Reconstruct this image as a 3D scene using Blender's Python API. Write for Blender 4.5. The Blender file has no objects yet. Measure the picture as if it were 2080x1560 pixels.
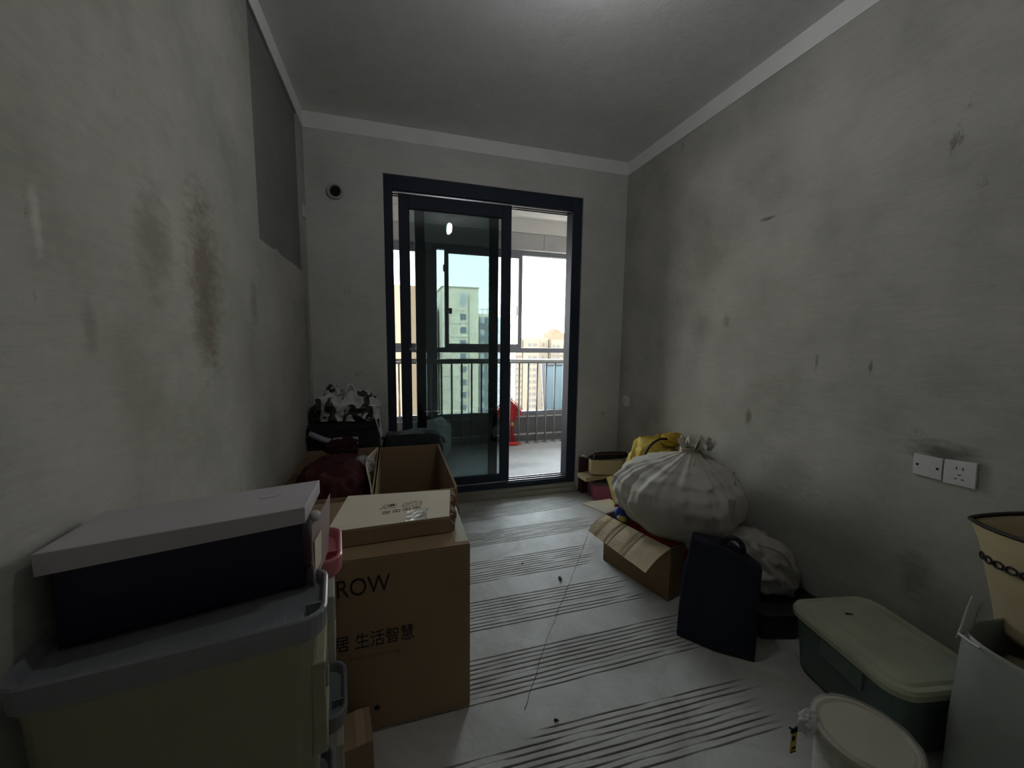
import bpy, bmesh, math, random
import numpy as np
from mathutils import Vector, Matrix, noise

random.seed(4)
S = bpy.context.scene
COL = S.collection

# ------------------------------------------------------------------ camera, sky, exposure
cam = bpy.data.cameras.new('camera')
cam.sensor_fit = 'HORIZONTAL'
cam.sensor_width = 36.0
cam.lens = 36.0 * 801.353 / 2080.0
cam.clip_start = 0.02
cam.clip_end = 2000
cam_o = bpy.data.objects.new('camera', cam)
COL.objects.link(cam_o)
yaw, pitch, roll = 0.2925, 0.1103, 0.0122
fw = Vector((math.sin(yaw) * math.cos(pitch), math.cos(yaw) * math.cos(pitch), -math.sin(pitch)))
rt = Vector((math.cos(yaw), -math.sin(yaw), 0))
up = rt.cross(fw)
r2 = rt * math.cos(roll) + up * math.sin(roll)
u2 = -rt * math.sin(roll) + up * math.cos(roll)
M = Matrix((r2, u2, -fw)).transposed().to_4x4()
M.translation = (0, 0, 1.3117)
cam_o.matrix_world = M
S.camera = cam_o

W = bpy.data.worlds.new('sky')
S.world = W
W.use_nodes = True
wn, wl = W.node_tree.nodes, W.node_tree.links
bg = wn['Background']
tc = wn.new('ShaderNodeTexCoord')
sx = wn.new('ShaderNodeSeparateXYZ')
ramp = wn.new('ShaderNodeValToRGB')
wl.new(tc.outputs['Generated'], sx.inputs[0])
wl.new(sx.outputs['Z'], ramp.inputs[0])
wl.new(ramp.outputs[0], bg.inputs[0])
ramp.color_ramp.elements[0].position = 0.0
ramp.color_ramp.elements[0].color = (1.0, 0.95, 0.88, 1)
ramp.color_ramp.elements[1].position = 0.5
ramp.color_ramp.elements[1].color = (0.78, 0.90, 1.0, 1)
bg.inputs[1].default_value = 13.0

sun = bpy.data.lights.new('sun', 'SUN')
sun.energy = 1.2
sun.color = (1.0, 0.86, 0.66)
sun.angle = math.radians(2)
sun_o = bpy.data.objects.new('sun', sun)
COL.objects.link(sun_o)
sun_o.rotation_euler = Vector((0.35, 0.75, -0.62)).to_track_quat('-Z', 'Y').to_euler()

S.view_settings.view_transform = 'Standard'
S.view_settings.look = 'None'
S.view_settings.gamma = 1.0
S.view_settings.use_curve_mapping = False
S.view_settings.exposure = 0.0
S.cycles.use_denoising = True
S.cycles.max_bounces = 10
S.cycles.diffuse_bounces = 6
S.cycles.transparent_max_bounces = 16
S.cycles.sample_clamp_indirect = 4.0
S.cycles.caustics_reflective = False
S.cycles.caustics_refractive = False

LAMP_STRENGTH = 145.0

# ------------------------------------------------------------------ helpers
def lin(r, g, b):
    f = lambda v: (v / 255 / 12.92) if v / 255 <= 0.04045 else ((v / 255 + 0.055) / 1.055) ** 2.4
    return (f(r), f(g), f(b), 1)

MATS = {}
def nd(nt, kind, **kw):
    n = nt.nodes.new(kind)
    for k, v in kw.items():
        if k in n.inputs:
            n.inputs[k].default_value = v
        else:
            setattr(n, k, v)
    return n

def mat(name, col, col2=None, scale=6.0, rough=0.8, bump=0.0, bscale=60.0, metallic=0.0, spec=0.3, detail=5.0, trans=0.0, contrast=(0.35, 0.65), coords='Object', stretch=(1, 1, 1), alpha=1.0, coat=0.0):
    if name in MATS:
        return MATS[name]
    m = bpy.data.materials.new(name)
    m.use_nodes = True
    nt = m.node_tree
    b = nt.nodes['Principled BSDF']
    b.inputs['Roughness'].default_value = rough
    b.inputs['Metallic'].default_value = metallic
    b.inputs['Specular IOR Level'].default_value = spec
    b.inputs['Coat Weight'].default_value = coat
    col = tuple(col) if len(col) == 4 else tuple(col) + (1,)
    b.inputs['Base Color'].default_value = col
    csock = None
    t = nd(nt, 'ShaderNodeTexCoord')
    mp = nd(nt, 'ShaderNodeMapping')
    mp.inputs['Scale'].default_value = stretch
    nt.links.new(t.outputs[coords], mp.inputs[0])
    if col2 is not None:
        n = nd(nt, 'ShaderNodeTexNoise', Scale=scale, Detail=detail, Roughness=0.6)
        nt.links.new(mp.outputs[0], n.inputs['Vector'])
        r = nd(nt, 'ShaderNodeValToRGB')
        r.color_ramp.elements[0].position = contrast[0]
        r.color_ramp.elements[1].position = contrast[1]
        r.color_ramp.elements[0].color = col
        r.color_ramp.elements[1].color = tuple(col2) if len(col2) == 4 else tuple(col2) + (1,)
        nt.links.new(n.outputs['Fac'], r.inputs[0])
        nt.links.new(r.outputs[0], b.inputs['Base Color'])
        csock = r.outputs[0]
    if bump:
        n = nd(nt, 'ShaderNodeTexNoise', Scale=bscale, Detail=6.0, Roughness=0.65)
        nt.links.new(mp.outputs[0], n.inputs['Vector'])
        bp = nd(nt, 'ShaderNodeBump', Strength=bump, Distance=0.01)
        nt.links.new(n.outputs['Fac'], bp.inputs['Height'])
        nt.links.new(bp.outputs[0], b.inputs['Normal'])
    out = nt.nodes['Material Output']
    if trans > 0:
        tr = nd(nt, 'ShaderNodeBsdfTranslucent')
        tr.inputs[0].default_value = col
        if csock:
            nt.links.new(csock, tr.inputs[0])
        mx = nd(nt, 'ShaderNodeMixShader')
        mx.inputs[0].default_value = trans
        nt.links.new(b.outputs[0], mx.inputs[1])
        nt.links.new(tr.outputs[0], mx.inputs[2])
        nt.links.new(mx.outputs[0], out.inputs[0])
    if alpha < 1:
        tp = nd(nt, 'ShaderNodeBsdfTransparent')
        mx = nd(nt, 'ShaderNodeMixShader')
        mx.inputs[0].default_value = alpha
        nt.links.new(tp.outputs[0], mx.inputs[1])
        src = out.inputs[0].links[0].from_socket
        nt.links.new(src, mx.inputs[2])
        nt.links.new(mx.outputs[0], out.inputs[0])
    MATS[name] = m
    return m

def glass(name, tint, refl=1.0, dust=0.0):
    m = bpy.data.materials.new(name)
    m.use_nodes = True
    nt = m.node_tree
    nt.nodes.clear()
    out = nd(nt, 'ShaderNodeOutputMaterial')
    tp = nd(nt, 'ShaderNodeBsdfTransparent')
    tp.inputs[0].default_value = tuple(tint) + (1,)
    gl = nd(nt, 'ShaderNodeBsdfGlossy')
    gl.inputs['Roughness'].default_value = 0.0
    gl.inputs['Color'].default_value = (refl, refl, refl, 1)
    fr = nd(nt, 'ShaderNodeFresnel', IOR=1.5)
    mx = nd(nt, 'ShaderNodeMixShader')
    nt.links.new(fr.outputs[0], mx.inputs[0])
    src = tp.outputs[0]
    if dust > 0:  # film of dust on the pane scatters the daylight behind it
        tl = nd(nt, 'ShaderNodeBsdfTranslucent')
        tl.inputs[0].default_value = (0.75, 0.82, 0.84, 1)
        dm = nd(nt, 'ShaderNodeMixShader')
        dm.inputs[0].default_value = dust
        nt.links.new(tp.outputs[0], dm.inputs[1])
        nt.links.new(tl.outputs[0], dm.inputs[2])
        src = dm.outputs[0]
    nt.links.new(src, mx.inputs[1])
    nt.links.new(gl.outputs[0], mx.inputs[2])
    nt.links.new(mx.outputs[0], out.inputs[0])
    return m

def emit(name, col, strength):
    m = bpy.data.materials.new(name)
    m.use_nodes = True
    nt = m.node_tree
    nt.nodes.clear()
    out = nd(nt, 'ShaderNodeOutputMaterial')
    e = nd(nt, 'ShaderNodeEmission', Strength=strength)
    e.inputs[0].default_value = tuple(col) + (1,)
    nt.links.new(e.outputs[0], out.inputs[0])
    return m

class MB:
    def __init__(s):
        s.v = []
        s.f = []
    def add(s, vs, fs):
        o = len(s.v)
        s.v += [tuple(v) for v in vs]
        s.f += [tuple(i + o for i in f) for f in fs]
        return s
    def box(s, x0, x1, y0, y1, z0, z1, T=None):
        vs = [Vector(p) for p in ((x0, y0, z0), (x1, y0, z0), (x1, y1, z0), (x0, y1, z0), (x0, y0, z1), (x1, y0, z1), (x1, y1, z1), (x0, y1, z1))]
        if T is not None:
            vs = [T @ v for v in vs]
        return s.add(vs, [(0, 3, 2, 1), (4, 5, 6, 7), (0, 1, 5, 4), (1, 2, 6, 5), (2, 3, 7, 6), (3, 0, 4, 7)])
    def hexa(s, p):
        return s.add(p, [(0, 3, 2, 1), (4, 5, 6, 7), (0, 1, 5, 4), (1, 2, 6, 5), (2, 3, 7, 6), (3, 0, 4, 7)])
    def loft(s, rings, cap0=False, cap1=False, closed=True):
        n = len(rings[0])
        vs = [p for r in rings for p in r]
        fs = []
        for i in range(len(rings) - 1):
            for j in range(n if closed else n - 1):
                k = (j + 1) % n
                fs.append((i * n + j, i * n + k, (i + 1) * n + k, (i + 1) * n + j))
        if cap0:
            fs.append(tuple(reversed(range(n))))
        if cap1:
            fs.append(tuple(range((len(rings) - 1) * n, len(rings) * n)))
        return s.add(vs, fs)
    def tube(s, path, r, n=8, taper=None):
        path = [Vector(p) for p in path]
        rings = []
        pv = None
        for i, p in enumerate(path):
            d = (path[min(i + 1, len(path) - 1)] - path[max(i - 1, 0)]).normalized()
            if pv is None:
                a = d.orthogonal().normalized()
            else:
                a = (pv - d * pv.dot(d))
                a = a.normalized() if a.length > 1e-6 else d.orthogonal().normalized()
            pv = a
            b = d.cross(a)
            rr_ = r if taper is None else r * taper[i]
            rings.append([p + a * (rr_ * math.cos(2 * math.pi * j / n)) + b * (rr_ * math.sin(2 * math.pi * j / n)) for j in range(n)])
        return s.loft(rings, True, True)
    def grid(s, pts):  # rows of points
        return s.loft(pts, closed=False)
    def build(s, name, m, parent=None, smooth=False, bevel=0.0, origin=None, solid=0.0):
        me = bpy.data.meshes.new(name)
        vs = s.v
        o = Vector((0, 0, 0))
        if origin is not None:
            o = Vector(origin)
            vs = [tuple(Vector(v) - o) for v in vs]
        me.from_pydata(vs, [], s.f)
        me.update()
        if smooth:
            me.shade_smooth() if hasattr(me, 'shade_smooth') else None
        bm = bmesh.new()
        bm.from_mesh(me)
        bmesh.ops.recalc_face_normals(bm, faces=bm.faces)
        if bevel:
            es = [e for e in bm.edges if len(e.link_faces) == 2 and e.calc_face_angle(0) > 0.6]
            bmesh.ops.bevel(bm, geom=es, offset=bevel, segments=2, affect='EDGES', profile=0.5)
        bm.to_mesh(me)
        bm.free()
        ob = bpy.data.objects.new(name, me)
        COL.objects.link(ob)
        ob.data.materials.append(m)
        ob.location = o
        if solid:
            md = ob.modifiers.new('thickness', 'SOLIDIFY')
            md.thickness = solid
            md.offset = -1
        if parent is not None:
            ob.parent = parent
            ob.matrix_parent_inverse = Matrix.Translation(-parent.location) if parent.rotation_euler == parent.rotation_euler.__class__() else parent.matrix_basis.inverted()
        return ob

def tag(o, label, cat, group=None):
    o['label'] = label
    o['category'] = cat
    if group:
        o['group'] = group
    return o

def thing(name, label, cat, loc, group=None):
    o = bpy.data.objects.new(name, None)
    o.empty_display_size = 0.05
    COL.objects.link(o)
    o.location = loc
    return tag(o, label, cat, group)

def struct(o, kind='structure'):
    o['kind'] = kind
    return o

def rr(cx, cy, w, d, r, z, rot=0.0, n=5):
    pts = []
    c, s_ = math.cos(rot), math.sin(rot)
    for qx, qy, a0 in ((1, 1, 0), (-1, 1, 90), (-1, -1, 180), (1, -1, 270)):
        for i in range(n + 1):
            a = math.radians(a0 + 90 * i / n)
            x = qx * (w / 2 - r) + r * math.cos(a)
            y = qy * (d / 2 - r) + r * math.sin(a)
            pts.append(Vector((cx + x * c - y * s_, cy + x * s_ + y * c, z)))
    return pts

def circ(cx, cy, r, z, n=40, ry=None):
    ry = r if ry is None else ry
    return [Vector((cx + r * math.cos(2 * math.pi * i / n), cy + ry * math.sin(2 * math.pi * i / n), z)) for i in range(n)]

def fbm(p, octs=4):
    return noise.fractal(Vector(p), 0.7, 2.1, octs)

def blob(c, rad, n1=2.0, n2=2.0, amp=0.05, sc=4.0, seed=0, nu=96, nv=56, floor=None, fold=0.0, rotz=0.0, shear=None, crease=0.0):
    """closed cloth-like lump: superellipsoid pushed about by noise, with creases"""
    mb = MB()
    rings = []
    sg = lambda v, e: math.copysign(abs(v) ** e, v)
    cr, sr = math.cos(rotz), math.sin(rotz)
    for i in range(nv + 1):
        th = -math.pi / 2 + math.pi * (i / nv)
        th = max(-1.5607, min(1.5607, th))
        ring = []
        for j in range(nu):
            ph = 2 * math.pi * j / nu
            d = Vector((sg(math.cos(th), 2 / n1) * sg(math.cos(ph), 2 / n2), sg(math.cos(th), 2 / n1) * sg(math.sin(ph), 2 / n2), sg(math.sin(th), 2 / n1)))
            q = Vector((d.x * rad[0], d.y * rad[1], d.z * rad[2]))
            k = 1 + amp * fbm(q * sc * 3 + Vector((seed, seed * 1.7, 0)))
            if crease:
                w = noise.noise(q * sc * 5 + Vector((seed * 2.1, 0, seed)))
                k += crease * (0.12 - abs(w))
            if fold:
                k += fold * math.sin(9 * ph + 3 * noise.noise(q * 5 + Vector((seed, 0, 0)))) * (0.5 + 0.5 * math.sin(th))
            q = q * k
            q = Vector((q.x * cr - q.y * sr, q.x * sr + q.y * cr, q.z))
            if shear:
                q.x += shear[0] * q.z
                q.y += shear[1] * q.z
            q += Vector(c)
            if floor is not None and q.z < floor:
                q.z = floor
            ring.append(q)
        rings.append(ring)
    mb.loft(rings, True, True)
    return mb

def text_mesh(name, body, size, Mx, m, parent, depth=0.0004, align='LEFT'):
    cu = bpy.data.curves.new(name, 'FONT')
    cu.body = body
    cu.size = size
    cu.extrude = depth
    cu.align_x = align
    tmp = bpy.data.objects.new(name + '_source', cu)
    COL.objects.link(tmp)
    bpy.context.view_layer.update()
    me = bpy.data.meshes.new_from_object(tmp.evaluated_get(bpy.context.evaluated_depsgraph_get()))
    bpy.data.objects.remove(tmp)
    me.transform(Mx)
    me.materials.clear()
    me.materials.append(m)
    ob = bpy.data.objects.new(name, me)
    COL.objects.link(ob)
    if parent is not None:
        ob.parent = parent
        ob.matrix_parent_inverse = parent.matrix_basis.inverted()
    return ob

def up_parent(ob, parent):
    ob.parent = parent
    ob.matrix_parent_inverse = parent.matrix_basis.inverted()
    return ob

# room measures (metres)
XL, XR, YB, H = -0.548, 1.919, 3.064, 2.8
YF = -1.0

# ------------------------------------------------------------------ plaster walls
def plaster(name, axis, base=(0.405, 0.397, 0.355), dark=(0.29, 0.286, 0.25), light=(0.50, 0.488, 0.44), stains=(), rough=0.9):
    m = bpy.data.materials.new(name)
    m.use_nodes = True
    nt = m.node_tree
    L = nt.links
    b = nt.nodes['Principled BSDF']
    b.inputs['Roughness'].default_value = rough
    b.inputs['Specular IOR Level'].default_value = 0.2
    geo = nd(nt, 'ShaderNodeNewGeometry')
    P = geo.outputs['Position']
    n1 = nd(nt, 'ShaderNodeTexNoise', Scale=1.6, Detail=7.0, Roughness=0.62)
    L.new(P, n1.inputs['Vector'])
    r1 = nd(nt, 'ShaderNodeValToRGB')
    e = r1.color_ramp.elements
    e[0].position, e[0].color = 0.30, dark + (1,)
    e[1].position, e[1].color = 0.72, light + (1,)
    mid = e.new(0.5)
    mid.color = base + (1,)
    L.new(n1.outputs['Fac'], r1.inputs[0])
    # trowel streaks along the wall
    mp = nd(nt, 'ShaderNodeMapping')
    mp.inputs['Scale'].default_value = (9, 9, 60)
    L.new(P, mp.inputs[0])
    n2 = nd(nt, 'ShaderNodeTexNoise', Scale=1.0, Detail=5.0, Roughness=0.7, Distortion=0.6)
    L.new(mp.outputs[0], n2.inputs['Vector'])
    mr = nd(nt, 'ShaderNodeMapRange')
    mr.inputs['From Min'].default_value = 0.3
    mr.inputs['From Max'].default_value = 0.7
    mr.inputs['To Min'].default_value = 0.94
    mr.inputs['To Max'].default_value = 1.05
    L.new(n2.outputs['Fac'], mr.inputs['Value'])
    mul = nd(nt, 'ShaderNodeVectorMath', operation='SCALE')
    L.new(r1.outputs[0], mul.inputs[0])
    L.new(mr.outputs[0], mul.inputs['Scale'])
    cur = mul.outputs[0]
    # sparse scuffs and pits
    n3 = nd(nt, 'ShaderNodeTexNoise', Scale=7.0, Detail=8.0, Roughness=0.75)
    mp3 = nd(nt, 'ShaderNodeMapping')
    mp3.inputs['Scale'].default_value = (1, 1, 0.45)
    L.new(P, mp3.inputs[0])
    L.new(mp3.outputs[0], n3.inputs['Vector'])
    r3 = nd(nt, 'ShaderNodeValToRGB')
    r3.color_ramp.elements[0].position = 0.655
    r3.color_ramp.elements[0].color = (1, 1, 1, 1)
    r3.color_ramp.elements[1].position = 0.72
    r3.color_ramp.elements[1].color = (0.5, 0.48, 0.46, 1)
    L.new(n3.outputs['Fac'], r3.inputs[0])
    m3 = nd(nt, 'ShaderNodeVectorMath', operation='MULTIPLY')
    L.new(cur, m3.inputs[0])
    L.new(r3.outputs[0], m3.inputs[1])
    cur = m3.outputs[0]
    # named stains: soft worn marks of their own shape, broken by noise
    for (px, py, pz, sx_, sy_, sz_, colr, st) in stains:
        su = nd(nt, 'ShaderNodeVectorMath', operation='SUBTRACT')
        L.new(P, su.inputs[0])
        su.inputs[1].default_value = (px, py, pz)
        dv = nd(nt, 'ShaderNodeVectorMath', operation='DIVIDE')
        L.new(su.outputs[0], dv.inputs[0])
        dv.inputs[1].default_value = (sx_, sy_, sz_)
        ln_ = nd(nt, 'ShaderNodeVectorMath', operation='LENGTH')
        L.new(dv.outputs[0], ln_.inputs[0])
        nn = nd(nt, 'ShaderNodeTexNoise', Scale=14.0, Detail=5.0, Roughness=0.7)
        mpn = nd(nt, 'ShaderNodeMapping')
        mpn.inputs['Scale'].default_value = (1, 1, 2.2)
        L.new(P, mpn.inputs[0])
        L.new(mpn.outputs[0], nn.inputs['Vector'])
        ad = nd(nt, 'ShaderNodeMath', operation='MULTIPLY_ADD')
        L.new(nn.outputs['Fac'], ad.inputs[0])
        ad.inputs[1].default_value = 1.7
        L.new(ln_.outputs['Value'], ad.inputs[2])
        m2 = nd(nt, 'ShaderNodeMapRange')
        m2.inputs['From Min'].default_value = 1.1
        m2.inputs['From Max'].default_value = 2.0
        m2.inputs['To Min'].default_value = st
        m2.inputs['To Max'].default_value = 0.0
        L.new(ad.outputs[0], m2.inputs['Value'])
        mx = nd(nt, 'ShaderNodeMixRGB', blend_type='MIX')
        L.new(m2.outputs[0], mx.inputs[0])
        L.new(cur, mx.inputs[1])
        mx.inputs[2].default_value = colr + (1,)
        cur = mx.outputs[0]
    L.new(cur, b.inputs['Base Color'])
    nb = nd(nt, 'ShaderNodeTexNoise', Scale=28.0, Detail=8.0, Roughness=0.7)
    L.new(mp3.outputs[0], nb.inputs['Vector'])
    ab = nd(nt, 'ShaderNodeMath', operation='ADD')
    L.new(nb.outputs['Fac'], ab.inputs[0])
    L.new(n2.outputs['Fac'], ab.inputs[1])
    bp_ = nd(nt, 'ShaderNodeBump', Strength=0.3, Distance=0.006)
    L.new(ab.outputs[0], bp_.inputs['Height'])
    L.new(bp_.outputs[0], b.inputs['Normal'])
    return m

BROWN = (0.115, 0.095, 0.075)
DK = (0.12, 0.118, 0.105)
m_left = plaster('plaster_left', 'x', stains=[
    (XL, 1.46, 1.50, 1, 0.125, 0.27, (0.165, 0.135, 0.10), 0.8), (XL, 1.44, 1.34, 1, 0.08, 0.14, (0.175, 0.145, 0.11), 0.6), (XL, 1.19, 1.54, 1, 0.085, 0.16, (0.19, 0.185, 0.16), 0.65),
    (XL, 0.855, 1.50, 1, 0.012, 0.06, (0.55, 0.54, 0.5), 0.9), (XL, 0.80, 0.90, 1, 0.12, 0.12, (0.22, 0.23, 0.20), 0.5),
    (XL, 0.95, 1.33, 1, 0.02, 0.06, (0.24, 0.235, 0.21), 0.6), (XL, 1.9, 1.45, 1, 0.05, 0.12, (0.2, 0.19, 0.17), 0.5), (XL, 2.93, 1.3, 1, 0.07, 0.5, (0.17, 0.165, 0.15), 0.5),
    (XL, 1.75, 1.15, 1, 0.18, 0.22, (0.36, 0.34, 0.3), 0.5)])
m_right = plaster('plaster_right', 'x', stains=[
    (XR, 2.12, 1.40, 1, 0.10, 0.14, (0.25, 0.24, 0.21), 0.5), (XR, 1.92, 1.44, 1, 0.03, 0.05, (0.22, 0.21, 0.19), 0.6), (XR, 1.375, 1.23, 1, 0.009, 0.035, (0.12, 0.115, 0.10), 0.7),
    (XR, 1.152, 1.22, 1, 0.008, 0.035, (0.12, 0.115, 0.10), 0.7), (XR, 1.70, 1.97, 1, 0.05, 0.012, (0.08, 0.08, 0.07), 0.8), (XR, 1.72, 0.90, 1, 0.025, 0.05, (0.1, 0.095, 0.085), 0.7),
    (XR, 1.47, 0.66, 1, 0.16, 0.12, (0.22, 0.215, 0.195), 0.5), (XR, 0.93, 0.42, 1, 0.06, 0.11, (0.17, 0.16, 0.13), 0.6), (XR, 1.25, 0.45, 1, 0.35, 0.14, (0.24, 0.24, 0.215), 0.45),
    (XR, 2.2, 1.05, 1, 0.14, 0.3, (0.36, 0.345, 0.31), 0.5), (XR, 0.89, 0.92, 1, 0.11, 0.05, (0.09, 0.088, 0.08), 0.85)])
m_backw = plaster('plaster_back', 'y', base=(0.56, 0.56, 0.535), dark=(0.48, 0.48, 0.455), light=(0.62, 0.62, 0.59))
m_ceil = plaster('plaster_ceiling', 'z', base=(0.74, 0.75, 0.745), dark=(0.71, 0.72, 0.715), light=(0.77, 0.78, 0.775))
m_patch = plaster('smooth_concrete', 'x', base=(0.195, 0.198, 0.182), dark=(0.17, 0.173, 0.16), light=(0.22, 0.222, 0.205))
m_white = mat('white_ceiling_paint', (0.80, 0.80, 0.78), (0.75, 0.75, 0.73), scale=5, rough=0.85, bump=0.15, bscale=40)

# left wall: plaster coat (12 mm) around a recess that shows the bare concrete
T = 0.12
wl_ = struct(MB().box(XL - T, XL - 0.012, YF, YB + 0.0, 0, H).build('wall_left', m_patch))
coat = MB()
y0, y1, z0 = 2.018, 2.90, 1.738
coat.box(XL - 0.012, XL, YF, y0, 0, H).box(XL - 0.012, XL, y1, YB, 0, H)
# ragged lower edge of the recess
N = 24
prof = []
for i in range(N + 1):
    y = y0 + (y1 - y0) * i / N
    prof.append((y, z0 + 0.004 * noise.noise((i * 0.7, 1, 0)) + (0.012 if i in (7, 8) else 0)))
for (ya, za), (yb, zb) in zip(prof[:-1], prof[1:]):
    coat.hexa([(XL - 0.012, ya, 0), (XL, ya, 0), (XL, yb, 0), (XL - 0.012, yb, 0), (XL - 0.012, ya, za), (XL, ya, za), (XL, yb, zb), (XL - 0.012, yb, zb)])
coat.box(XL - 0.012, XL, y0, y1, H - 0.1026, H)
coat.build('plaster_coat', m_left, wl_)

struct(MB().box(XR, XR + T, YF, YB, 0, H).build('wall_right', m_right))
struct(MB().box(XL - T, XR + T, YF - T, YF, 0, H).build('wall_front', m_backw))
DL, DR, DT = -0.0454, 1.5159, 2.4735
bw = MB()
bw.box(XL - T, DL, YB, YB + 0.2, 0, H).box(DR, XR + T, YB, YB + 0.2, 0, H).box(DL, DR, YB, YB + 0.2, DT, H)
struct(bw.build('wall_back', m_backw))
struct(MB().box(XL - T, XR + T, YF - T, YB + 0.2, H, H + 0.15).build('ceiling', m_ceil))
hb = 0.1026
struct(MB().box(XL, XL + 0.004, YF, YB, H - hb, H).build('trim_1', m_white))
struct(MB().box(XL + 0.004, XR - 0.004, YB - 0.004, YB, H - hb, H).build('trim_2', m_white))
struct(MB().box(XR - 0.004, XR, YF, YB, H - hb, H).build('trim_3', m_white))

# ------------------------------------------------------------------ floor with raked heating-screed grooves
fm = bpy.data.materials.new('grooved_screed')
fm.use_nodes = True
nt = fm.node_tree
L = nt.links
b = nt.nodes['Principled BSDF']
b.inputs['Specular IOR Level'].default_value = 0.35
geo = nd(nt, 'ShaderNodeNewGeometry')
n1 = nd(nt, 'ShaderNodeTexNoise', Scale=2.6, Detail=9.0, Roughness=0.68, Distortion=0.8)
L.new(geo.outputs['Position'], n1.inputs['Vector'])
r1 = nd(nt, 'ShaderNodeValToRGB')
e = r1.color_ramp.elements
e[0].position, e[0].color = 0.3, (0.34, 0.335, 0.305, 1)
e[1].position, e[1].color = 0.7, (0.60, 0.60, 0.575, 1)
k = e.new(0.5)
k.color = (0.48, 0.48, 0.455, 1)
L.new(n1.outputs['Fac'], r1.inputs[0])
at = nd(nt, 'ShaderNodeAttribute', attribute_name='dirt')
mx = nd(nt, 'ShaderNodeMixRGB', blend_type='MIX')
L.new(at.outputs['Fac'], mx.inputs[0])
L.new(r1.outputs[0], mx.inputs[1])
mx.inputs[2].default_value = (0.085, 0.078, 0.062, 1)
L.new(mx.outputs[0], b.inputs['Base Color'])
n2 = nd(nt, 'ShaderNodeTexNoise', Scale=9.0, Detail=6.0, Roughness=0.7)
L.new(geo.outputs['Position'], n2.inputs['Vector'])
mr = nd(nt, 'ShaderNodeMapRange')
mr.inputs['To Min'].default_value = 0.45
mr.inputs['To Max'].default_value = 0.75
L.new(n2.outputs['Fac'], mr.inputs['Value'])
L.new(mr.outputs[0], b.inputs['Roughness'])
bp_ = nd(nt, 'ShaderNodeBump', Strength=0.3, Distance=0.008)
n3 = nd(nt, 'ShaderNodeTexNoise', Scale=45.0, Detail=8.0, Roughness=0.7)
L.new(geo.outputs['Position'], n3.inputs['Vector'])
L.new(n3.outputs['Fac'], bp_.inputs['Height'])
L.new(bp_.outputs[0], b.inputs['Normal'])

rng = np.random.RandomState(3)
grooves = []  # (y at x=0.7, slope, x start, x end)
for kk in range(6):
    top = 1.115 + 0.355 * kk
    ng = 10
    sp = 0.0215 if kk < 4 else 0.019
    sl = [-0.035, 0.004, 0.0, 0.015, 0.035, 0.07][kk]
    for g in range(ng):
        yy = top - 0.004 - g * sp
        if yy > 2.92:
            continue
        grooves.append((yy, sl, (0.42 if (kk == 0 and g < 2) else -0.25) + rng.uniform(-0.05, 0.05), [1.30, 1.33, 1.22, 1.18, 1.35, 1.45][kk] + rng.uniform(-0.08, 0.06)))
base_rows = list(np.arange(0.72, 3.064, 0.012))
rows = set(round(v, 4) for v in base_rows)
gy = sorted(g[0] for g in grooves)
rows = [v for v in rows if not any(abs(v - q) < 0.008 for q in gy)]
kind = [(v, -1) for v in rows]
for gi, g in enumerate(grooves):
    for dy, role in ((-0.0038, 0), (-0.0011, 1), (0.0011, 1), (0.0038, 0)):
        kind.append((g[0] + dy, gi if role else -2 - gi))
kind.sort()
xs = np.linspace(XL, XR, 120)
V = []
dirt = []
crack = [Vector((1.36, 2.45, 0)), Vector((1.253, 2.307, 0)), Vector((0.85, 1.783, 0)), Vector((0.622, 1.489, 0)), Vector((0.404, 1.173, 0))]
for (y, gi) in kind:
    gidx = gi if gi >= 0 else (-2 - gi if gi <= -2 else None)
    for x in xs:
        if gidx is not None:
            g = grooves[gidx]
            sl = g[1]
            wob = 0.0030 * noise.noise((x * 5, gidx * 3.1, 0))
        else:
            j = int(np.argmin([abs(y - g[0]) for g in grooves])) if y > 0.9 else 0
            sl = grooves[j][1]
            wob = 0
        edge = min(1.0, max(0.0, (y - 0.72) / 0.05)) * min(1.0, max(0.0, (3.064 - y) / 0.05))
        yy = y + edge * (sl * (x - 0.7) + wob)
        z = 0.0012 * noise.noise((x * 6, yy * 6, 0)) - 0.0012
        dd = 0.0
        if gi >= 0:
            f = min(1, max(0, (x - g[2]) / 0.06)) * min(1, max(0, (g[3] - x) / 0.10))
            f *= 0.12 + 0.78 * min(1.0, max(0.0, 0.72 + 1.6 * noise.noise((x * 6, gidx * 0.9, 5))))
            z -= 0.0055 * f
            dd = f
        V.append((x, yy, z))
        dirt.append(dd)
nx, ny = len(xs), len(kind)
F = [(i * nx + j, i * nx + j + 1, (i + 1) * nx + j + 1, (i + 1) * nx + j) for i in range(ny - 1) for j in range(nx - 1)]
o0 = len(V)
for p in ((XL, YF), (XR, YF)):
    V.append((p[0], p[1], -0.0012))
    dirt.append(0)
F.append(tuple([o0, o0 + 1] + [j for j in range(nx - 1, -1, -1)]))
me = bpy.data.meshes.new('floor')
me.from_pydata(V, [], F)
me.update()
at_ = me.attributes.new('dirt', 'FLOAT', 'POINT')
at_.data.foreach_set('value', dirt)
fl = bpy.data.objects.new('floor', me)
COL.objects.link(fl)
me.materials.append(fm)
struct(fl)
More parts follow.
